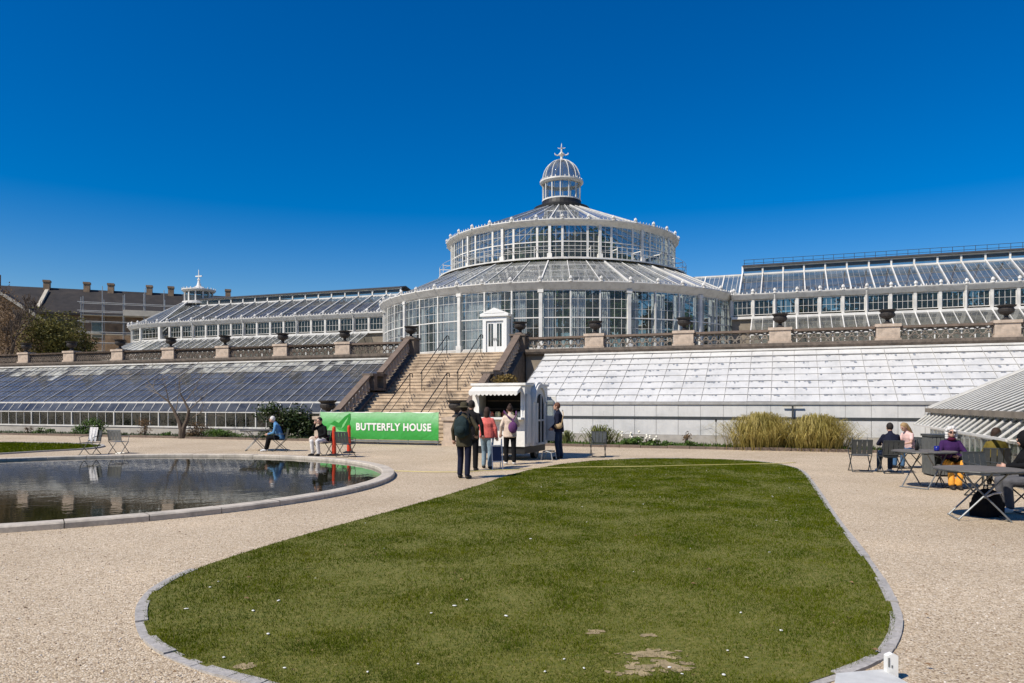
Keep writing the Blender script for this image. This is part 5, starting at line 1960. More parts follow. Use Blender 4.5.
# ================================================================ front glasshouses
def lean_to(u0, u1, name, label, style):
    root = thing(name, label, 'glasshouse', W(u0, 0, 0), -A)
    L_ = u1 - u0
    white = style == 'white'
    v0, vt, ze, zt = 30.2, VB - .12, 1.74, 4.02
    if white:
        pitch, rows = .86, 8
    else:
        pitch, rows = .46, 7
    n = int(L_ / pitch)
    # plinth
    mb = MB(); mb.bx(0, L_, v0, v0 + .3, -.05, .42); mb.build('plinth', M['plinth'], root)
    vs_ = v0 + (0.06 if white else .42)
    mb = MB()
    cuts = [0, .13] + [.13 + .87 * (j + 1) / (rows - 1) for j in range(rows - 1)]
    for i in range(n):
        x0, x1 = L_ * i / n + .004, L_ * (i + 1) / n - .004
        dx = random.uniform(-.01, .01)
        for j in range(rows):
            t1, t0 = 1 - cuts[j], 1 - cuts[j + 1]
            y0, y1 = vs_ + (vt - vs_) * t0, vs_ + (vt - vs_) * t1
            z0, z1 = ze + (zt - ze) * t0, ze + (zt - ze) * t1
            d0 = .022 + random.uniform(-.003, .003)
            da, db = (random.uniform(-.005, .005), random.uniform(-.005, .005)) if not white else (random.uniform(-.002, .002),) * 2
            if white:
                mi = 0
            else:
                q = 1 - t1
                pr = (0.8 if j == 0 else .4 + .35 * math.sin(i * .19) if j == 1 else .03 if j == 2 else 0)
                mi = 1 if random.random() < pr else 0
            mb.add([(x0, y0 - .004, z0 + d0 + da), (x1, y0 - .004, z0 + d0 + db), (x1, y1 + .02, z1 + .004), (x0, y1 + .02, z1 + .004)], [(0, 1, 2, 3)], mi)
            if white and random.random() < .3:
                mb.add([(x0, y0 - .004, z0 + d0 + da), (x0, y0, z0 + .003), (x1, y0, z0 + .003), (x1, y0 - .004, z0 + d0 + db)], [(0, 1, 2, 3)], 1)
    mats = [M['whitewash'], M['bar']] if white else [M['lowglass'], M['limeglass']]
    roof = mb.build('roof', mats, root)
    # bars
    mb = MB()
    for i in range(n + 1):
        x = L_ * i / n
        big = (i % 4 == 0) and not white
        w = .04 if big else (.018 if not white else random.choice((.005, .01, .016, .02)))
        mb.beam((x, vs_, ze + (.03 if big else .018)), (x, vt, zt + (.03 if big else .018)), w, .05 if big else .03)
    mb.bx(0, L_, vs_ + (vt - vs_) * .87 - .03, vs_ + (vt - vs_) * .87 + .03, ze + (zt - ze) * .87 + .02, ze + (zt - ze) * .87 + .05)
    mb.build('glazing_bar', M['bar'] if white else M['thinbar'], roof)
    # light scabs of bare glass along the laps
    if white:
        mb = MB()
        for k in range(1300):
            i = random.randrange(n); j = random.randrange(1, rows)
            t = 1 - cuts[j] 
            x = L_ * i / n + random.uniform(.05, .7) * pitch
            wd, ln = random.uniform(.02, .15), random.uniform(.015, .06) * (3.5 if random.random() < .14 else 1)
            y = vs_ + (vt - vs_) * t; z = ze + (zt - ze) * t
            sl = (zt - ze) / (vt - vs_)
            pts = []
            for q in range(7):
                a = 2 * math.pi * q / 7
                rx, ry = wd / 2 * random.uniform(.6, 1.2), ln / 2 * random.uniform(.6, 1.3)
                pts.append((x + rx * math.cos(a), y - .06 - ln / 2 + ry * math.sin(a), 0))
            pts = [(p[0], p[1], z + (p[1] - y) * sl + .026) for p in pts]
            mb.add(pts, [tuple(range(7))])
        mb.build('bare_patches', M['scab'], roof)
    # front
    if white:
        mb = MB(); mb.bx(0, L_, v0 + .01, v0 + .09, ze - .1, ze + .01); mb.build('gutter', M['bar'], root)
        mb = MB()
        for i in range(n):
            x0, x1 = L_ * i / n + .008, L_ * (i + 1) / n - .008
            y = v0 + .06 + random.uniform(-.004, .004)
            mb.bx(x0, x1, y, y + .02, 1.16, ze - .1)
            if not (7 < i < 9): mb.bx(x0, x1, y - .01, y + .02, .43, 1.06)
            else: mb.bx(x0, x1, y - .01, y + .02, .43, 1.06)
        mb.build('panel', M['whitewash'], root)
        mb = MB(); mb.bx(0, L_, v0 + .02, v0 + .13, 1.065, 1.155); mb.build('rail', M['darkmetal'], root)
        mb = MB(); mb.bx(0, L_, v0 + .075, v0 + .12, .42, ze - .1); mb.build('backing', M['bar'], root)
        mb = MB()
        mb.prism([(v0 + .05, .42), (v0 + .05, ze), (vt, zt), (vt, .42)], 0.0, .03, 'x')
        mb.build('end_wall', M['whitewash'], root)
    else:
        n2 = int(L_ / .62)
        mb = MB(); mb.bx(0, L_, v0 + .36, v0 + .46, ze - .05, ze + .03); mb.build('gutter', M['cream'], root)
        # tilted upper lights
        mb = MB()
        for i in range(n2):
            x0, x1 = L_ * i / n2, L_ * (i + 1) / n2
            d = random.uniform(0, .05)
            mb.add([(x0, v0 + .02 - d, 1.26), (x1, v0 + .02 - d, 1.26), (x1, v0 + .38, ze - .03), (x0, v0 + .38, ze - .03)], [(0, 1, 2, 3)])
        sl = mb.build('tilted_light', M['lowglass'], root)
        mb = MB()
        for i in range(n2 + 1):
            x = L_ * i / n2
            mb.beam((x, v0 + .01, 1.26), (x, v0 + .38, ze - .02), .025, .03)
        mb.bx(0, L_, v0 - .02, v0 + .04, 1.205, 1.25)
        mb.build('glazing_bar', M['cream'], sl)
        mb = MB(); mb.add([(0, v0 + .03, .5), (L_, v0 + .03, .5), (L_, v0 + .03, 1.2), (0, v0 + .03, 1.2)], [(0, 1, 2, 3)])
        fr = mb.build('front_glazing', M['frontglass'], root)
        mb = MB()
        for i in range(n2 + 1):
            x = L_ * i / n2
            mb.bx(x - .012, x + .012, v0 + .0, v0 + .05, .5, 1.2)
            if i % 5 == 0: mb.bx(x - .03, x + .03, v0 - .03, v0 + .06, .42, 1.25)
        mb.bx(0, L_, v0 - .04, v0 + .14, .42, .5)
        mb.build('glazing_bar', M['cream'], fr)
        mb = MB(); mb.bx(0, L_, v0 + .3, vt, 0, .06); mb.build('floor', M['soil'], root)
        mb = MB(); mb.prism([(v0 - .1, 0), (v0 - .1, 1.75), (v0 + .4, 2.1), (vt, zt + .42), (vt, 0)], L_ + .02, L_ + .16, 'x'); mb.build('end_wall', M['wall_old'], root)  # wall added so the gaps between the stair balusters look dark
    # flashing and upstands against the terrace wall
    mb = MB()
    x = 1.0
    mb.bx(0, L_, vt - .12, vt + .1, zt - .01, zt + .07)
    mb.build('flashing', M['white'] if white else M['cream'], root)
    return root


lean_to(-11.1, 19.5, 'lean_to_glasshouse', 'long low glasshouse with a whitewashed lean-to roof below the right balustrade', 'white')
lean_to(-62, -19.1, 'lean_to_glasshouse', 'long low glasshouse with a dark blue reflecting roof below the left balustrade', 'glass')
# T-shaped vent pipe on the whitewashed front
vp = thing('vent_pipe', 'dark T-shaped pipe standing against the whitewashed panels', 'pipe', W(.18, 30.14, 0), -A)
mb = MB(); mb.tube([(0, 0, 0), (0, 0, 1.6)], .035, 6); mb.tube([(-.36, 0, 1.6), (.36, 0, 1.6)], .03, 6)
mb.build('pipe', M['darkmetal'], vp)

# ================================================================ small greenhouse on the right
sg = thing('small_greenhouse', 'small pitched greenhouse with open side vents behind the cafe tables', 'greenhouse', W(4.3, 27.4, 0), -A)
# local x = +U (up the roof), local y = +V ; runs towards the camera (negative y)
y0, y1 = -11.0, 0.0
ez, rz_, hw = 1.5, 3.3, 3.9
mb = MB()
nr = 18
for i in range(nr):
    a, b = y0 + (y1 - y0) * i / nr, y0 + (y1 - y0) * (i + 1) / nr
    for j in range(3):
        t0, t1 = j / 3, (j + 1) / 3
        d = random.uniform(-.003, .003)
        for s in (0, 1):
            X = lambda t: hw * t if s == 0 else 2 * hw - hw * t
            mb.add([(X(t0), a, ez + (rz_ - ez) * t0 + d), (X(t0), b, ez + (rz_ - ez) * t0), (X(t1), b, ez + (rz_ - ez) * t1 + d), (X(t1), a, ez + (rz_ - ez) * t1)], [(0, 1, 2, 3)])
roof = mb.build('roof', M['ghroof'], sg)
mb = MB(); mb2 = MB()
for i in range(nr + 1):
    y = y0 + (y1 - y0) * i / nr
    mb.beam((0, y, ez + .012), (hw, y, rz_ + .012), .085, .018)
    mb.beam((2 * hw, y, ez + .012), (hw, y, rz_ + .012), .085, .018)
mb.beam((0, y1 + .02, ez + .02), (hw, y1 + .02, rz_ + .02), .1, .14); mb.beam((2 * hw, y1 + .02, ez + .02), (hw, y1 + .02, rz_ + .02), .1, .14)
mb.bx(hw - .06, hw + .06, y0, y1, rz_ + .02, rz_ + .12)
mb.build('rafter', M['white'], roof)
mb = MB(); mb.bx(-.1, .03, y0, y1 + .06, ez - .1, ez + .03); mb.bx(2 * hw - .03, 2 * hw + .12, y0, y1, ez - .1, ez + .03)
mb.build('gutter', M['wall_old'], sg)
# side: posts, open vents held on struts, lower wall
mb = MB()
for i in range(0, nr + 1):
    y = y0 + (y1 - y0) * i / nr
    mb.bx(.05, .11, y - .03, y + .03, .3, ez)
    mb.bx(2 * hw - .11, 2 * hw - .05, y - .03, y + .03, .3, ez)
mb.bx(.03, .13, y0, y1, .86, .93)
fm = mb.build('side_frame', M['white'], sg)
mb = MB()
for i in range(nr):
    a, b = y0 + (y1 - y0) * i / nr + .04, y0 + (y1 - y0) * (i + 1) / nr - .04
    mb.add([(.02, a, ez - .13), (.02, b, ez - .13), (-.42, b, 1.0), (-.42, a, 1.0)], [(0, 1, 2, 3)])
vt_ = mb.build('side_vent', M['ghroof'], sg)
mb = MB()
for i in range(nr + 1):
    y = y0 + (y1 - y0) * i / nr
    mb.beam((.02, y, ez - .12), (-.42, y, 1.01), .04, .04)
    mb.beam((.06, y, .95), (-.4, y, 1.0), .025, .025)
mb.beam((-.42, y0, 1.0), (-.42, y1, 1.0), .05, .05)
mb.build('vent_frame', M['white'], vt_)
mb = MB(); mb.bx(.06, .09, y0, y1, .3, .86); mb.bx(.06, .09, y1 - .01, y1, .3, ez); mb.build('side_pane', M['glass'], fm)
mb = MB(); mb.bx(0, .25, y0, y1, 0, .32); mb.bx(.25, 2 * hw - .25, y1 - .25, y1, 0, .32); mb.bx(2 * hw - .25, 2 * hw, y0, y1, 0, .32); mb.build('plinth', M['plinth'], sg)
mb = MB(); mb.prism([(.05, .3), (2 * hw - .05, .3), (2 * hw - .05, ez), (hw, rz_), (.05, ez)], y1 - .03, y1 - .01); mb.prism([(.05, 0), (2 * hw - .05, 0), (2 * hw - .05, ez), (hw, rz_), (.05, ez)], y0 + .01, y0 + .03); mb.build('gable', M['ghroof'], sg)
mb = MB(); mb.bx(.25, 2 * hw - .25, y0, y1 - .25, 0, .05); mb.build('floor', M['soil'], sg)

# ================================================================ kiosk trailer
K0 = Vector((.37, 21.75, 0))
kt = thing('kiosk_trailer', 'small white kiosk trailer with a scalloped awning and arched side door', 'kiosk', K0, -A)
wL, dp, zb, ztp = 1.66, 2.2, .42, 2.22
mb = MB()
o0, o1, oz0, oz1 = -wL + .22, -.12, 1.28, 2.02      # serving hatch
for (a, b, c, d) in ((-wL, o0, zb, ztp), (o1, 0, zb, ztp), (o0, o1, zb, oz0), (o0, o1, oz1, ztp)):
    mb.bx(a, b, 0, .06, c, d)
mb.bx(-wL, -wL + .06, .06, dp, zb, ztp); mb.bx(-wL + .06, -.06, dp - .06, dp, zb, ztp)
mb.bx(-.06, 0, .06, dp, zb, ztp)
mb.bx(-wL + .06, -.06, .06, dp - .06, zb, zb + .05)
M['kwhite'] = solid('kiosk_white_paint', (0.76, 0.74, 0.69), .5, .07, 2.0, dark=(.4, .37, .32), dscale=1.8, damt=.45)
body = mb.build('body', M['kwhite'], kt)
mb = MB(); mb.bx(-wL - .04, .04, -.05, dp + .04, ztp, ztp + .07); mb.build('roof', M['kwhite'], kt)
mb = MB()
for (a, b, c, d) in ((o0 - .06, o0, oz0 - .06, oz1 + .06), (o1, o1 + .06, oz0 - .06, oz1 + .06), (o0, o1, oz1, oz1 + .06)):
    mb.bx(a, b, -.02, .07, c, d)
mb.build('hatch_frame', M['white_clean'], body)
mb = MB(); mb.bx(o0 - .1, o1 + .1, -.26, .1, oz0 - .06, oz0); mb.build('counter', M['white_clean'], kt)
mb = MB(); mb.bx(-wL + .07, -.07, .9, .94, zb + .06, ztp - .02); mb.build('shade_panel', M['black'], kt)  # black panel added to make the inside of the hatch dark
mb = MB(); mb.bx(o0 + .02, o1 - .02, .6, .85, 1.5, 1.53); mb.bx(o0 + .02, o1 - .02, .6, .85, 1.75, 1.78); mb.build('shelf', M['bark'], kt)
# awning with scalloped edge
mb = MB()
ax0, ax1 = -wL + .03, -.1
nsc = 12
zt_, zl = ztp - .03, ztp - .17
mb.add([(ax0, -.02, zt_), (ax1, -.02, zt_), (ax1, -.34, zl), (ax0, -.34, zl)], [(3, 2, 1, 0)])
mb.add([(ax0, -.02, zt_ - .012), (ax1, -.02, zt_ - .012), (ax1, -.34, zl - .012), (ax0, -.34, zl - .012)], [(0, 1, 2, 3)])
for i in range(nsc):
    a, b = ax0 + (ax1 - ax0) * i / nsc, ax0 + (ax1 - ax0) * (i + 1) / nsc
    pts = [(a, zl), (a, zl - .09)] + [(a + (b - a) * (k + .5) / 5, zl - .09 - .045 * math.sin(math.pi * (k + .5) / 5)) for k in range(5)] + [(b, zl - .09), (b, zl)]
    mb.prism(pts, -.348, -.34)
mb.prism([(-.02, zt_), (-.34, zl), (-.34, zl - .08), (-.02, zl)], ax0 - .004, ax0, 'x'); mb.prism([(-.02, zt_), (-.34, zl), (-.34, zl - .08), (-.02, zl)], ax1, ax1 + .004, 'x')
mb.build('awning', M['kwhite'], kt)
# arched false front with a glazed arched door on the right side
def arch(x0, x1, z0, zs_, n=12):
    c, r_ = (x0 + x1) / 2, (x1 - x0) / 2
    return [(x0, z0), (x1, z0)] + [(c + r_ * math.cos(math.pi * k / n), zs_ + r_ * math.sin(math.pi * k / n)) for k in range(n + 1)]
mb = MB(); mb.prism(arch(.5, 1.75, zb, 1.72), 0.0, .1, 'x'); mb.build('door_surround', M['kwhite'], kt)
mb = MB()
ou, inn = arch(.55, 1.7, 1.6, 1.72), arch(.68, 1.57, 1.6, 1.72)
n_ = len(ou)
mb.add([(.1, p[0], p[1]) for p in ou] + [(.1, p[0], p[1]) for p in inn] + [(.15, p[0], p[1]) for p in ou] + [(.15, p[0], p[1]) for p in inn],
       [f for i in range(2, n_ - 1) for f in ((2 * n_ + i, 2 * n_ + i + 1, 3 * n_ + i + 1, 3 * n_ + i), (i, i + 1, 2 * n_ + i + 1, 2 * n_ + i), (n_ + i + 1, n_ + i, 3 * n_ + i, 3 * n_ + i + 1))])
mb.build('arch_moulding', M['kwhite'], kt)
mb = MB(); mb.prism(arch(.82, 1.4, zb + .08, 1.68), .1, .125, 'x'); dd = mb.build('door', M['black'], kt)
mb = MB()
for (a, b) in ((.76, .82), (1.4, 1.46)): mb.bx(.1, .15, a, b, zb + .04, 1.7)
mb.bx(.125, .15, .82, 1.4, 1.15, 1.2); mb.bx(.125, .15, 1.09, 1.13, zb + .08, 1.95); mb.bx(.1, .15, .76, 1.46, zb + .02, zb + .08)
mb.build('door_frame', M['kwhite'], dd)
# side shutters
mb = MB(); mb.bx(.01, .05, .12, .44, zb + .1, 1.95); mb.bx(.01, .06, .1, .14, zb + .08, 1.97); mb.build('side_panel', M['kwhite'], kt)
mb = MB()
yq = 1.82
mb.bx(.02, .4, yq, yq + .04, zb + .1, 1.3); mb.bx(.02, .1, yq, yq + .04, 1.3, 1.9); mb.bx(.32, .4, yq, yq + .04, 1.3, 1.9); mb.bx(.1, .32, yq, yq + .04, 1.78, 1.9)
s2 = mb.build('open_shutter', M['kwhite'], kt)
mb = MB(); mb.bx(.1, .32, yq + .015, yq + .025, 1.3, 1.78); mb.build('pane', M['glass'], s2)
# running gear
mb = MB(); mb.bx(-wL + .1, -.1, .2, dp - .2, .28, zb); mb.bx(-wL / 2 - .05, -wL / 2 + .05, -.2, .2, .26, .34); mb.build('chassis', M['iron'], kt)
for xx in (-.14, -wL + .14):
    mb = MB()
    mb.tube([(xx - .07, 1.3, .25), (xx + .07, 1.3, .25)], .25, 18)
    w = mb.build('wheel', M['iron'], kt)
    mb = MB(); mb.tube([(xx - .075, 1.3, .25), (xx + .075, 1.3, .25)], .13, 14); mb.build('rim', M['steel'], w)
mb = MB(); mb.bx(-wL + .02, -.02, .06, .09, .2, zb); mb.bx(-.09, -.06, .09, dp - .05, .2, zb); mb.build('skirt', M['iron'], kt)
# goods in the hatch
M['jar1'] = solid('yellow_packet', (.7, .6, .3), .5, .2); M['jar2'] = solid('pale_packet', (.6, .58, .5), .5, .2); M['jar3'] = solid('red_packet', (.4, .1, .06), .5, .2)
mrot = Matrix.Rotation(-A, 3, 'Z')
jm = {}
for i in range(11):
    mk_ = ('jar1', 'jar2', 'jar3')[(i * 7) % 3] if i % 4 else 'jar1'
    x = o0 + .12 + (o1 - o0 - .24) * i / 10
    pos = K0 + mrot @ Vector((x, .2 + .1 * (i % 2), oz0 - .0))
    if mk_ not in jm:
        mb = MB(); h = .16
        mb.lathe([(.001, 0), (.05, 0), (.055, .02), (.055, h * .75), (.03, h * .9), (.035, h * .92), (.035, h), (.001, h)], 10)
        o = mb.build('snack_jar', M[mk_]); jm[mk_] = o.data
    else: o = link_mesh('snack_jar', jm[mk_])
    o.location = pos
    tag(o, 'small jar of snacks in the row on the kiosk counter', 'jar', 'jars on the kiosk counter')
# step stool by the door
stl = thing('step_stool', 'low white tube step stool beside the kiosk door', 'stool', K0 + mrot @ Vector((.5, .75, 0)), -A)
mb = MB()
for y in (-.2, .2):
    mb.tube([(-.18, y, 0), (-.14, y, .22), (0, y, .27), (.14, y, .22), (.18, y, 0)], .016, 6)
mb.build('frame', M['galv'], stl)
mb = MB(); mb.bx(-.13, .13, -.2, .2, .25, .275); mb.build('tread', M['darkmetal'], stl)
# folding board with a dark blue bag
ab = thing('folding_board', 'small white folding A-frame board standing before the kiosk', 'sign', G(496.5, 469), R(10))
mb = MB()
for s in (-1, 1):
    for x in (-.13, .13):
        mb.beam((x, s * .2, 0), (x, s * .015, .78), .022, .02)
    mb.beam((-.13, s * .06, .6), (.13, s * .06, .6), .03, .03)
    mb.beam((-.13, s * .15, .2), (.13, s * .15, .2), .03, .03)
mb.build('frame', M['white_clean'], ab)
M['navyblue'] = solid('navy_panel', (.03, .04, .09), .6, .2)
mb = MB()
for s in (-1, 1):
    mb.add([(-.11, s * .145, .22), (.11, s * .145, .22), (.11, s * .06, .58), (-.11, s * .06, .58)], [(0, 1, 2, 3)])
mb.build('panel', M['navyblue'], ab)
# ================================================================ vegetation
M['evergreen'] = leafmat('evergreen_needles', (.075, .07, .014), (.17, .15, .03), (.28, .22, .06), .6, .15, 1.2)
M['shrub'] = leafmat('shrub_leaf', (.02, .035, .01), (.045, .07, .018), (.08, .1, .03), .5, .2, 2.0)
M['bright'] = leafmat('bright_leaf', (.05, .1, .015), (.1, .17, .03), (.18, .24, .06), .5, .3, 3.0)
M['palm'] = leafmat('palm_leaf', (.04, .08, .012), (.09, .16, .03), (.16, .24, .06), .45, .25, 1.0)
M['straw'] = leafmat('straw_blade', (.24, .2, .04), (.48, .39, .12), (.7, .58, .28), .6, .3, 2.5)
M['yucca'] = leafmat('yucca_blade', (.09, .12, .03), (.2, .2, .07), (.3, .27, .11), .5, .2, 4.0)
M['brownleaf'] = leafmat('dry_leaf', (.11, .065, .03), (.2, .13, .065), (.3, .21, .11), .8, .2, 3.0)
M['ochre'] = leafmat('ochre_leaf', (.1, .07, .02), (.22, .15, .04), (.3, .2, .06), .7, .25, 4.0)
M['flower'] = solid('cream_flower', (.75, .72, .6), .6, .1)


def leafcloud(mb, blobs, n, size, up=.3, mi=0):
    """leaves through the volume of several uneven clumps"""
    vols = [b[1][0] * b[1][1] * b[1][2] for b in blobs]
    tot = sum(vols)
    for b, vv in zip(blobs, vols):
        k = max(4, int(n * vv / tot))
        for _ in range(k):
            d = Vector((random.gauss(0, 1), random.gauss(0, 1), random.gauss(0, 1))).normalized()
            rr = random.random() ** .45
            p = Vector((b[0][0] + d.x * b[1][0] * rr, b[0][1] + d.y * b[1][1] * rr, b[0][2] + d.z * b[1][2] * rr))
            nrm = (d + Vector((random.gauss(0, .6), random.gauss(0, .6), random.gauss(0, .6) + up))).normalized()
            t = nrm.cross(Vector((random.gauss(0, 1), random.gauss(0, 1), random.gauss(0, 1)))).normalized()
            s = nrm.cross(t)
            a = size * random.uniform(.6, 1.4); w = a * random.uniform(.35, .6)
            mb.add([p - t * a, p + s * w, p + t * a, p - s * w], [(0, 1, 2, 3)], mi)


def clumps(c, r, n, spread=.75, cr=(.3, .55)):
    out = []
    for _ in range(n):
        d = Vector((random.gauss(0, 1), random.gauss(0, 1), random.gauss(0, 1))).normalized() * random.random() ** .5
        q = random.uniform(*cr)
        out.append(((c[0] + d.x * r[0] * spread, c[1] + d.y * r[1] * spread, c[2] + d.z * r[2] * spread), (r[0] * q, r[1] * q, r[2] * q)))
    return out


def branches(mb, p, d, length, rad, depth, spread=.6, up=.15, kids=(2, 3), minr=.004):
    pts, rs = [Vector(p)], [rad]
    q, dd = Vector(p), Vector(d).normalized()
    for i in range(4):
        dd = (dd + Vector((random.gauss(0, .16), random.gauss(0, .16), random.gauss(0, .1) + up * .25))).normalized()
        q = q + dd * length / 4
        pts.append(q.copy()); rs.append(max(minr, rad * (1 - .13 * (i + 1))))
    mb.tube(pts, rs, 5 if rad < .05 else 8)
    if depth <= 0: return
    for _ in range(random.randint(*kids)):
        t = random.randint(2, 4)
        nd = (dd + Vector((random.gauss(0, spread), random.gauss(0, spread), random.gauss(0, spread * .6) + up))).normalized()
        branches(mb, pts[t], nd, length * random.uniform(.55, .8), rs[t] * .66, depth - 1, spread, up, kids, minr)


# evergreen tree on the terrace, far left
def tree(name, label, pos, height, crown_r, cz, n, leaf, mat, trunk_r=.15, nb=22, cat='tree', group=None, crown_h=None):
    t = thing(name, label, cat, pos, 0, group)
    mb = MB()
    branches(mb, (0, 0, 0), (0, 0, 1), height * .6, trunk_r, 3, .5, .25)
    mb.build('trunk', M['bark'], t)
    mb = MB()
    leafcloud(mb, clumps((0, 0, cz), (crown_r, crown_r, crown_h or crown_r), nb), n, leaf)
    mb.build('crown', mat, t)
    return t


def at_px(px, Y, z):
    return Vector(((px - CX) / FPX * Y, Y, z))


tree('evergreen_tree', 'broad dark evergreen tree standing beyond the balustrade on the far left', at_px(46, 61, ZT), 5.2, 3.1, 2.9, 8500, .11, M['evergreen'], .2, 30, crown_h=2.3)
tree('evergreen_tree', 'low dark evergreen between the big evergreen and the scaffolding', at_px(76, 63, ZT), 3.6, 1.7, 2.2, 3200, .1, M['evergreen'], .12, 16, crown_h=2.0)
tree('brown_tree', 'reddish brown dormant tree before the gabled brick house, far left', at_px(4, 57, ZT), 5.6, 2.9, 3.2, 5200, .08, M['brownleaf'], .18, 26, crown_h=3.4)
for px, Y, h, lab in ((24, 90, 13.5, 'bare tree rising behind the slate roof beside the end chimney'), (46, 92, 13.2, 'thin bare tree behind the slate roof between two chimneys'), (8, 56, 5.6, 'bare twiggy tree in front of the gabled brick house')):
    t = thing('bare_tree', lab, 'tree', at_px(px, Y, ZT if Y < 80 else 0), 0, 'bare trees by the brick house')
    mb = MB()
    branches(mb, (0, 0, 0), (0, 0, 1), h * .42, .2, 5, .55, .5, (3, 3), .02)
    mb.build('trunk', M['bark'], t)

# bare gnarled little tree in the left bed
bt = thing('bare_tree', 'small gnarled bare tree with spreading limbs in the bed before the blue glass roof', 'tree', G(181, 438.5))
mb = MB()
mb.tube([(0, 0, -.05), (.02, 0, .5), (-.1, 0, .95), (-.35, .05, 1.5), (-.7, .1, 2.1), (-1.2, .1, 2.5)], [.17, .14, .11, .08, .055, .03], 8)
mb.tube([(.06, .05, -.05), (.14, 0, .6), (.3, .05, 1.05), (.42, 0, 1.6), (.15, .1, 2.1), (-.1, .1, 2.6)], [.13, .12, .1, .075, .05, .03], 8)
bt.scale = (.9, .9, .84)
tr = mb.build('trunk', M['bark'], bt)
mb = MB()
for p, d in (((-.35, .05, 1.5), (.3, 0, 1)), ((-.7, .1, 2.1), (-.9, 0, .5)), ((-1.2, .1, 2.5), (-.8, .1, .7)), ((.42, 0, 1.6), (.8, 0, .8)), ((.15, .1, 2.1), (.7, 0, .8)), ((-.1, .1, 2.6), (-.3, 0, 1)), ((.3, .05, 1.05), (.8, 0, .5)), ((-.7, .1, 2.1), (.1, 0, 1))):
    branches(mb, p, d, 1.1, .03, 3, .6, .1, (2, 3), .006)
mb.build('crown', M['bark_light'], bt)


def shrub(name, label, pos, r, n, leaf, mat, nb=10, cat='shrub', group=None, stems=True):
    t = thing(name, label, cat, pos, random.uniform(0, 6), group)
    mb = MB()
    bl = clumps((0, 0, r[2] * .72), r, nb, .85, (.35, .6))
    bl = [b for b in bl]
    leafcloud(mb, bl, n, leaf)
    for i, vtx in enumerate(mb.v):
        if vtx[2] < 0.02: mb.v[i] = (vtx[0], vtx[1], .02 + abs(vtx[2]) * .6)
    mb.build('foliage', mat, t)
    if stems:
        mb = MB()
        for k in range(6):
            a = random.uniform(0, 6.28)
            mb.tube([(.05 * math.cos(a), .05 * math.sin(a), 0), (r[0] * .3 * math.cos(a), r[1] * .3 * math.sin(a), r[2]), (r[0] * .5 * math.cos(a), r[1] * .5 * math.sin(a), r[2] * 1.5)], [.02, .014, .006], 5)
        mb.build('stem', M['bark'], t)
    return t


def PXV(px, v):
    s = (px - CX) / FPX
    return v * (CA * s - SA) / (SA * s + CA)


# left bed
shrub('leafy_bush', 'big dark rhododendron-like bush at the end of the bed beside the stair pillar', W(PXV(284, 28.9), 28.9), (1.45, .8, .95), 5200, .075, M['shrub'], 16)
shrub('leafy_bush', 'bright green rounded bush in the bed behind the empty pond chairs', W(PXV(89, 29.0), 29.0), (1.0, .5, .5), 1900, .05, M['bright'], 10)
shrub('low_plant', 'flat green cushion plant in the bed nearest the left frame edge', W(PXV(42, 28.9), 28.9), (.9, .4, .22), 800, .04, M['bright'], 8)
shrub('dry_bush', 'twiggy grey brown dormant bush right of the bright green bush', W(PXV(144, 29), 29), (.9, .4, .5), 620, .035, M['brownleaf'], 8)
shrub('dry_bush', 'reddish brown dry bush just right of the gnarled bare tree', W(PXV(197, 28.9), 28.9), (1.0, .45, .5), 2000, .035, M['brownleaf'], 8)
shrub('low_plant', 'green bulb leaves in the bed behind the round cafe table', W(PXV(222, 28.7), 28.7), (1.6, .4, .28), 1400, .045, M['bright'], 8)
shrub('low_plant', 'low green leaves at the foot of the gnarled bare tree', W(PXV(165, 28.6), 28.6), (1.0, .3, .18), 600, .04, M['bright'], 6)
shrub('dry_bush', 'small rust brown plant beside the flat green cushion plant', W(PXV(29, 29), 29), (.35, .3, .25), 260, .03, M['brownleaf'], 5)
shrub('low_plant', 'small green tuft between the bright bush and the dry twiggy bush', W(PXV(112, 28.7), 28.7), (.5, .3, .13), 260, .035, M['shrub'], 5)
mb = MB()
for k in range(4200):
    u = random.uniform(-60, -20); v = random.uniform(28.2, 30.0)
    p = W(u, v, .05)
    h = random.uniform(.03, .14); a = random.uniform(0, 6.28)
    mb.add([(p.x - .03, p.y, p.z), (p.x + .03, p.y, p.z), (p.x + .05 * math.cos(a), p.y + .05 * math.sin(a), p.z + h)], [(0, 1, 2)])
tag(mb.build('ground_cover', M['shrub']), 'sparse low sprouts scattered over the left bed', 'ground cover', kind='stuff')
mb = MB()
for k in range(2600):
    u = random.uniform(-11.8, 10); v = random.uniform(28.35, 30.0)
    if u > 3.4 and v < 29.3: continue
    p = W(u, v, .05)
    h = random.uniform(.03, .16); a = random.uniform(0, 6.28)
    mb.add([(p.x - .03, p.y, p.z), (p.x + .03, p.y, p.z), (p.x + .06 * math.cos(a), p.y + .06 * math.sin(a), p.z + h)], [(0, 1, 2)])
tag(mb.build('ground_cover', M['bright']), 'low spring leaves scattered over the bed under the whitewashed glasshouse', 'ground cover', kind='stuff')


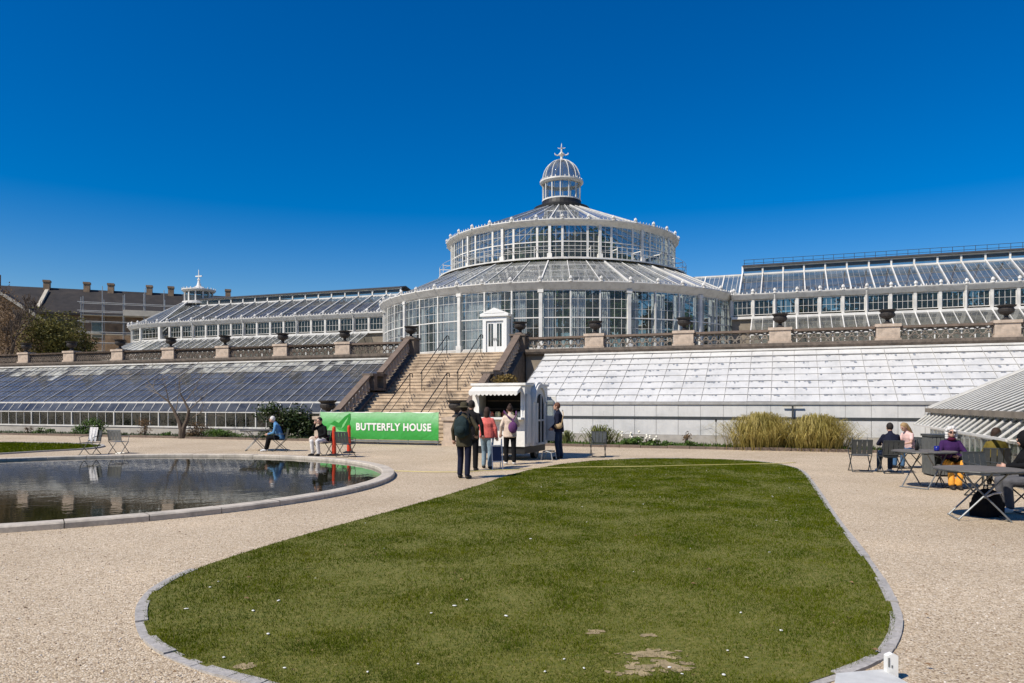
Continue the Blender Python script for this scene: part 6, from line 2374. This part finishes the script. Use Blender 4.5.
def blade_clump(name, label, pos, n, height, spread, mat, w=.02, cat='grass clump', group=None, stiff=.5):
    mb = MB()
    for k in range(n):
        a = random.uniform(0, 2 * math.pi)
        r0 = abs(random.gauss(0, .35)) * spread
        b = Vector((r0 * math.cos(a) * 1.0, r0 * math.sin(a) * .7, 0))
        h = height * random.uniform(.55, 1.1) * (1 - .35 * min(1, r0 / spread))
        out = spread * random.uniform(.15, .9) * (1 - stiff) + r0 * .5
        a2 = a + random.gauss(0, .5)
        tip = b + Vector((math.cos(a2) * out, math.sin(a2) * out, 0))
        p1 = b + (tip - b) * .25 + Vector((0, 0, h * .65))
        p2 = b + (tip - b) * .65 + Vector((0, 0, h))
        p3 = tip + Vector((0, 0, h * random.uniform(.45, .95)))
        s = Vector((-math.sin(a2), math.cos(a2), 0)) * w / 2
        mb.add([b - s, b + s, p1 + s, p1 - s, p2 + s * .8, p2 - s * .8, p3], [(0, 1, 2, 3), (3, 2, 4, 5), (5, 4, 6)])
    o = mb.build(name, mat)
    o.location = pos
    return tag(o, label, cat, group)


pa = blade_clump('ornamental_grass', 'left half of the big straw-coloured ornamental grass clump', W(PXV(762, 28.9), 28.9), 2600, 1.3, 1.5, M['straw'], .018, group='straw grass clumps by the whitewashed wall')
pb_ = blade_clump('ornamental_grass', 'right half of the big straw-coloured ornamental grass clump', W(PXV(817, 28.9), 28.9), 2400, 1.25, 1.4, M['straw'], .018, group='straw grass clumps by the whitewashed wall')
blade_clump('spiky_plant', 'spiky yellow-green yucca-like plant behind the empty chair by the lawn', W(PXV(600, 29.0), 29.0), 220, .8, .8, M['yucca'], .04, 'plant', stiff=.25)
blade_clump('spiky_plant', 'spiky green plant just right of the kiosk door', W(PXV(566, 29.2), 29.2), 90, .6, .5, M['yucca'], .035, 'plant', stiff=.3)
for i, (px, r_, n, lab) in enumerate(((629, .62, 900, 'leafy green plant with cream flowers right of the spiky plant'), (648, .5, 600, 'smaller leafy flowering plant right of its bigger neighbour'), (668, .35, 200, 'little green plant under the whitewashed panels'), (690, .4, 260, 'low green plant below the reddish dry stalks'), (547, .4, 300, 'small dark green plant behind the kiosk'))):
    t = shrub('leafy_plant', lab, W(PXV(px, 28.8), 28.8), (r_, r_ * .6, r_ * .42), n, .05, M['bright'] if i != 4 else M['shrub'], 7, 'plant')
    if i < 2:
        mb = MB()
        for k in range(9):
            mb.ball((random.uniform(-r_, r_) * .8, random.uniform(-.3, .1), r_ * random.uniform(.5, .95)), .05, 6, 4)
        tag(mb.build('flowers', M['flower'], t), kind='stuff')
shrub('dry_bush', 'reddish dry stalks against the stone plinth below the white panels', W(PXV(686, 29.6), 29.6), (.5, .25, .3), 160, .04, M['brownleaf'], 6)
tree('ochre_shrub', 'tall ochre shrub between the right stair wall and the whitewashed roof', W(-11.55, 29.9, 0), 2.6, .75, 2.45, 1500, .06, M['ochre'], .05, 9, 'shrub', crown_h=.5)
# stake labels
for px, lab in ((716, 'thin dark plant label stake in front of the white panels'),):
    t = thing('label_stake', lab, 'stake', W(PXV(px, 28.7), 28.7, 0))
    mb = MB(); mb.tube([(0, 0, 0), (0, 0, 1.05)], .012, 5); mb.bx(-.03, .03, -.012, .012, 1.0, 1.1); mb.build('stake', M['iron'], t)

# planting inside the glasshouses
mb = MB()
for k in range(150):
    u = random.uniform(-60, -19.6); v = random.uniform(30.75, 32.5)
    p = W(u, v, 0)
    leafcloud(mb, [((p.x, p.y, random.uniform(.35, .95)), (.35, .3, .4))], 60, .07)
tag(mb.build('potted_greenery', M['shrub']), 'rows of greenery seen through the front panes of the blue-roofed glasshouse', 'plants', kind='stuff')


def indoor(name, label, u, v, z0, h, r, n, mat, kind='palm'):
    t = thing(name, label, 'plant', W(u, v, z0), random.uniform(0, 6), 'tall plants inside the rotunda')
    mb = MB()
    mb.tube([(0, 0, 0), (random.uniform(-.2, .2), random.uniform(-.2, .2), h * .5), (0, 0, h)], [.12, .1, .07], 7)
    mb.build('trunk', M['bark'], t)
    mb = MB()
    if kind == 'palm':
        for k in range(26):
            a = random.uniform(0, 6.28); el = random.uniform(-.2, 1.2)
            L_ = r * random.uniform(.8, 1.2)
            pts = []
            for i in range(7):
                s = i / 6
                pts.append(Vector((math.cos(a) * L_ * s * math.cos(el * (1 - s)), math.sin(a) * L_ * s * math.cos(el * (1 - s)), h + L_ * (math.sin(el) * s - .65 * s * s))))
            sd = Vector((-math.sin(a), math.cos(a), 0))
            for i in range(6):
                for q in range(3):
                    p = pts[i].lerp(pts[i + 1], q / 3)
                    for sg_ in (-1, 1):
                        tip = p + sd * sg_ * .45 * (1 - .5 * i / 6) + (pts[i + 1] - pts[i]) * .5 + Vector((0, 0, -.15))
                        d = (pts[i + 1] - pts[i]).normalized() * .05
                        mb.add([p - d, p + d, tip], [(0, 1, 2)])
    else:
        leafcloud(mb, clumps((0, 0, h), (r, r, r * 1.1), 12, .8, (.4, .65)), n, .17)
    mb.build('crown', mat, t)


random.seed(41)
for i in range(46):
    a = R(-150 + 300 * (i + .5) / 46 + random.uniform(-3, 3)); rr = random.uniform(1.5, 5.6) if i % 2 else random.uniform(9.6, 11.2)
    tall = rr < 7
    h = random.choice((3.0, 4.5, 6.6, 7.3)) if tall else random.uniform(1.2, 2.5)
    indoor('indoor_palm' if i % 4 == 1 else 'indoor_tree', 'tall green plant growing inside the glass rotunda', UC + rr * math.sin(a), VC - rr * math.cos(a), ZT, h, random.uniform(1.4, 1.9) if tall else random.uniform(.9, 1.2), 1100, M['palm'] if i % 3 else M['shrub'], 'palm' if i % 4 == 1 else 'tree')
for i in range(9):
    a = 2 * math.pi * i / 9; rr = random.uniform(1.0, 4.2)
    indoor('indoor_tree', 'tall green plant growing inside the glass rotunda', UC + rr * math.sin(a), VC - rr * math.cos(a), ZT, 8.3 - rr * .25, 1.7, 1700, M['shrub'] if i % 2 else M['palm'], 'tree')
for k, (ua, ub) in enumerate(((-2.5, 16), (-48, -28.5))):
    mb = MB()
    for i in range(110):
        u = ua + (ub - ua) * random.random(); v = random.uniform(48.8, 52)
        p = W(u, v, 0)
        leafcloud(mb, [((p.x, p.y, ZT + random.uniform(1.6, 4.0)), (.8, .7, .9))], 120, .15)
    tag(mb.build('indoor_greenery', M['shrub']), 'mass of greenery seen through the windows of the %s wing' % ('right' if k == 0 else 'left'), 'plants', kind='stuff')

# ================================================================ old brick house far left with scaffold
BX, BY, BA = -46.0, 70.0, R(21)
bh = thing('brick_house', 'old brown brick house with a long slate roof behind the trees, far left', 'house', (BX, BY, 0), BA)
mb = MB(); mb.bx(-30, 34, 0, 9, 0, 10.3); mb.build('wall', M['brick'], bh)
mb = MB()
mb.prism([(-.4, 10.1), (4.5, 13.0), (9.4, 10.1), (9.4, 10.3), (4.5, 13.25), (-.4, 10.3)], -30, 34.3, 'x')
rf = mb.build('roof', M['slate'], bh)
def kofpx(px):
    s = (px - CX) / FPX
    return (-BX + BY * s) / (math.cos(BA) - math.sin(BA) * s)
def kback(px, y):
    s = (px - CX) / FPX
    x0, y0 = BX - math.sin(BA) * y, BY + math.cos(BA) * y
    return (-x0 + y0 * s) / (math.cos(BA) - math.sin(BA) * s)
for px in (47, 87, 111, 149.5, 171, 228):
    x = kback(px, 4.3)
    mb = MB(); mb.bx(x - .27, x + .27, 3.95, 4.65, 12.3, 13.95); mb.bx(x - .32, x + .32, 3.9, 4.7, 13.75, 13.95); mb.build('chimney', M['brick'], rf)
mb = MB()
# projecting gable at the left with pale verges
gx, gh = -1.9, 12.7
mb.prism([(gx - 6, 0), (gx + 4.6, 0), (gx + 4.6, 8.9), (gx - .7, gh - .4), (gx - 6, 8.9)], -3.5, 4.0); mb.build('gable', M['brick'], bh)
mb = MB()
mb.beam((gx - .7, 0, gh), (gx + 5.2, 0, 8.6), 8.0, .25, 0, (0, 0, 1)); mb.beam((gx - .7, 0, gh), (gx - 6.6, 0, 8.6), 8.0, .25); mb.build('gable_roof', M['slate'], bh)
mb = MB(); mb.beam((gx - .7, -4.05, gh), (gx + 5.2, -4.05, 8.6), .12, .28); mb.build('verge', M['board'], bh)
mb = MB(); mb.bx(gx - .6, gx + .2, -1, 0, gh - .5, gh + .9); mb.build('chimney', M['brick'], bh)
mb = MB(); xq = kback(47, 3.6); mb.beam((kback(38, .2), .2, 10.75), (xq, 3.6, 12.85), .3, .25); mb.build('dormer_verge', M['board'], bh)
for i in range(9):
    x = -1 + i * 3.6
    for z in (5.2, 8.0):
        mb = MB(); mb.bx(x - .5, x + .5, -.05, .05, z, z + 1.6); w = mb.build('window', M['board'], bh)
        mb = MB(); mb.bx(x - .42, x + .42, -.07, -.051, z + .08, z + 1.52); mb.build('pane', M['glass'], w)
sc = thing('scaffolding', 'galvanised tube scaffolding against the brick house', 'scaffold', (BX, BY, 0), BA)
k0, k1 = kofpx(85), kofpx(185)
xs = [k0 + (k1 - k0) * i / 5 for i in range(6)]
tubem = {}
for i, x in enumerate(xs):
    for y in (-1.0, -2.1):
        mb = MB(); mb.tube([(x, y, 0), (x, y, random.uniform(11.2, 13.3))], .034, 5); mb.build('pole', M['galv'], sc)
for z in (5.4, 6.4, 7.4, 8.4, 9.4, 10.4, 11.2):
    for y in (-1.0, -2.1):
        mb = MB(); mb.tube([(xs[0] - .3, y - .05, z), (xs[-1] + .3, y - .05, z)], .026, 5); mb.build('ledger', M['galv'], sc)
for z in (6.2, 8.2, 10.0):
    mb = MB(); mb.bx(xs[0], xs[-1], -2.05, -1.05, z, z + .06); mb.build('platform', M['board'], sc)
mb = MB(); mb.bx(xs[2], xs[-1], -2.2, -2.15, 10.05, 10.6); mb.build('toe_board', M['board'], sc)

# ================================================================ unseen garden trees behind the camera, added to darken window reflections
M['belt'] = leafmat('tree_belt_leaf', (.02, .03, .01), (.045, .06, .018), (.07, .08, .03), .6, .2, .3)
mb = MB()
for k in range(46):
    dist = random.uniform(48, 70)
    a2 = R(-100 + 200 * k / 45)
    x, y = dist * math.sin(a2), -dist * math.cos(a2)
    if y > 4: continue
    h = random.uniform(13, 21)
    mb.tube([(x, y, 0), (x, y, h * .5)], [.4, .25], 6)
    leafcloud(mb, clumps((x, y, h * .58), (4.5, 4.5, h * .42), 9), 520, .55)
tag(mb.build('unseen_tree_belt', M['belt']), 'unseen belt of garden trees added behind the camera for the windows to mirror', 'trees', kind='stuff')
# ================================================================ light, sky, camera
SUN_EL, SUN_AZ = R(48), math.atan2(-.8, -.6)   # azimuth as atan2(x, y) of the direction towards the sun
d = Vector((math.sin(SUN_AZ) * math.cos(SUN_EL), math.cos(SUN_AZ) * math.cos(SUN_EL), math.sin(SUN_EL)))
sl = bpy.data.lights.new('sun', 'SUN')
sl.energy = 4.9; sl.angle = R(.53); sl.color = (1.0, .93, .82)
so = bpy.data.objects.new('sun', sl)
COL.objects.link(so)
so.rotation_euler = d.to_track_quat('Z', 'Y').to_euler()
w = bpy.data.worlds.new('World')
SC.world = w
w.use_nodes = True
nt = w.node_tree
nt.nodes.clear()
sky = nt.nodes.new('ShaderNodeTexSky')
sky.sky_type = 'NISHITA'; sky.sun_disc = False
sky.sun_elevation = SUN_EL; sky.sun_rotation = SUN_AZ
sky.altitude = 50; sky.air_density = 1.1; sky.dust_density = 0.0; sky.ozone_density = 3.5
hs = nt.nodes.new('ShaderNodeHueSaturation')
hs.inputs['Saturation'].default_value = 1.6
hs.inputs['Hue'].default_value = .513
bg = nt.nodes.new('ShaderNodeBackground'); bg.inputs['Strength'].default_value = .095
wo = nt.nodes.new('ShaderNodeOutputWorld')
nt.links.new(sky.outputs[0], hs.inputs['Color'])
nt.links.new(hs.outputs[0], bg.inputs['Color'])
nt.links.new(bg.outputs[0], wo.inputs['Surface'])
cam = bpy.data.cameras.new('camera')
cam.sensor_width = 36.0; cam.lens = FPX / 1024 * 36.0
cam.shift_y = (HY - 341.5) / 1024
cam.clip_start = .1; cam.clip_end = 5000
co = bpy.data.objects.new('camera', cam)
COL.objects.link(co)
co.location = (0, 0, EYE); co.rotation_euler = (R(90), 0, 0)
SC.camera = co
SC.view_settings.view_transform = 'Standard'
SC.view_settings.look = 'None'
SC.view_settings.exposure = 0.15
SC.view_settings.gamma = 1.0
SC.view_settings.use_curve_mapping = False
SC.cycles.max_bounces = 10
SC.cycles.transparent_max_bounces = 24
SC.cycles.diffuse_bounces = 3
SC.cycles.glossy_bounces = 4
SC.cycles.use_denoising = True
SC.cycles.caustics_reflective = False
SC.cycles.caustics_refractive = False
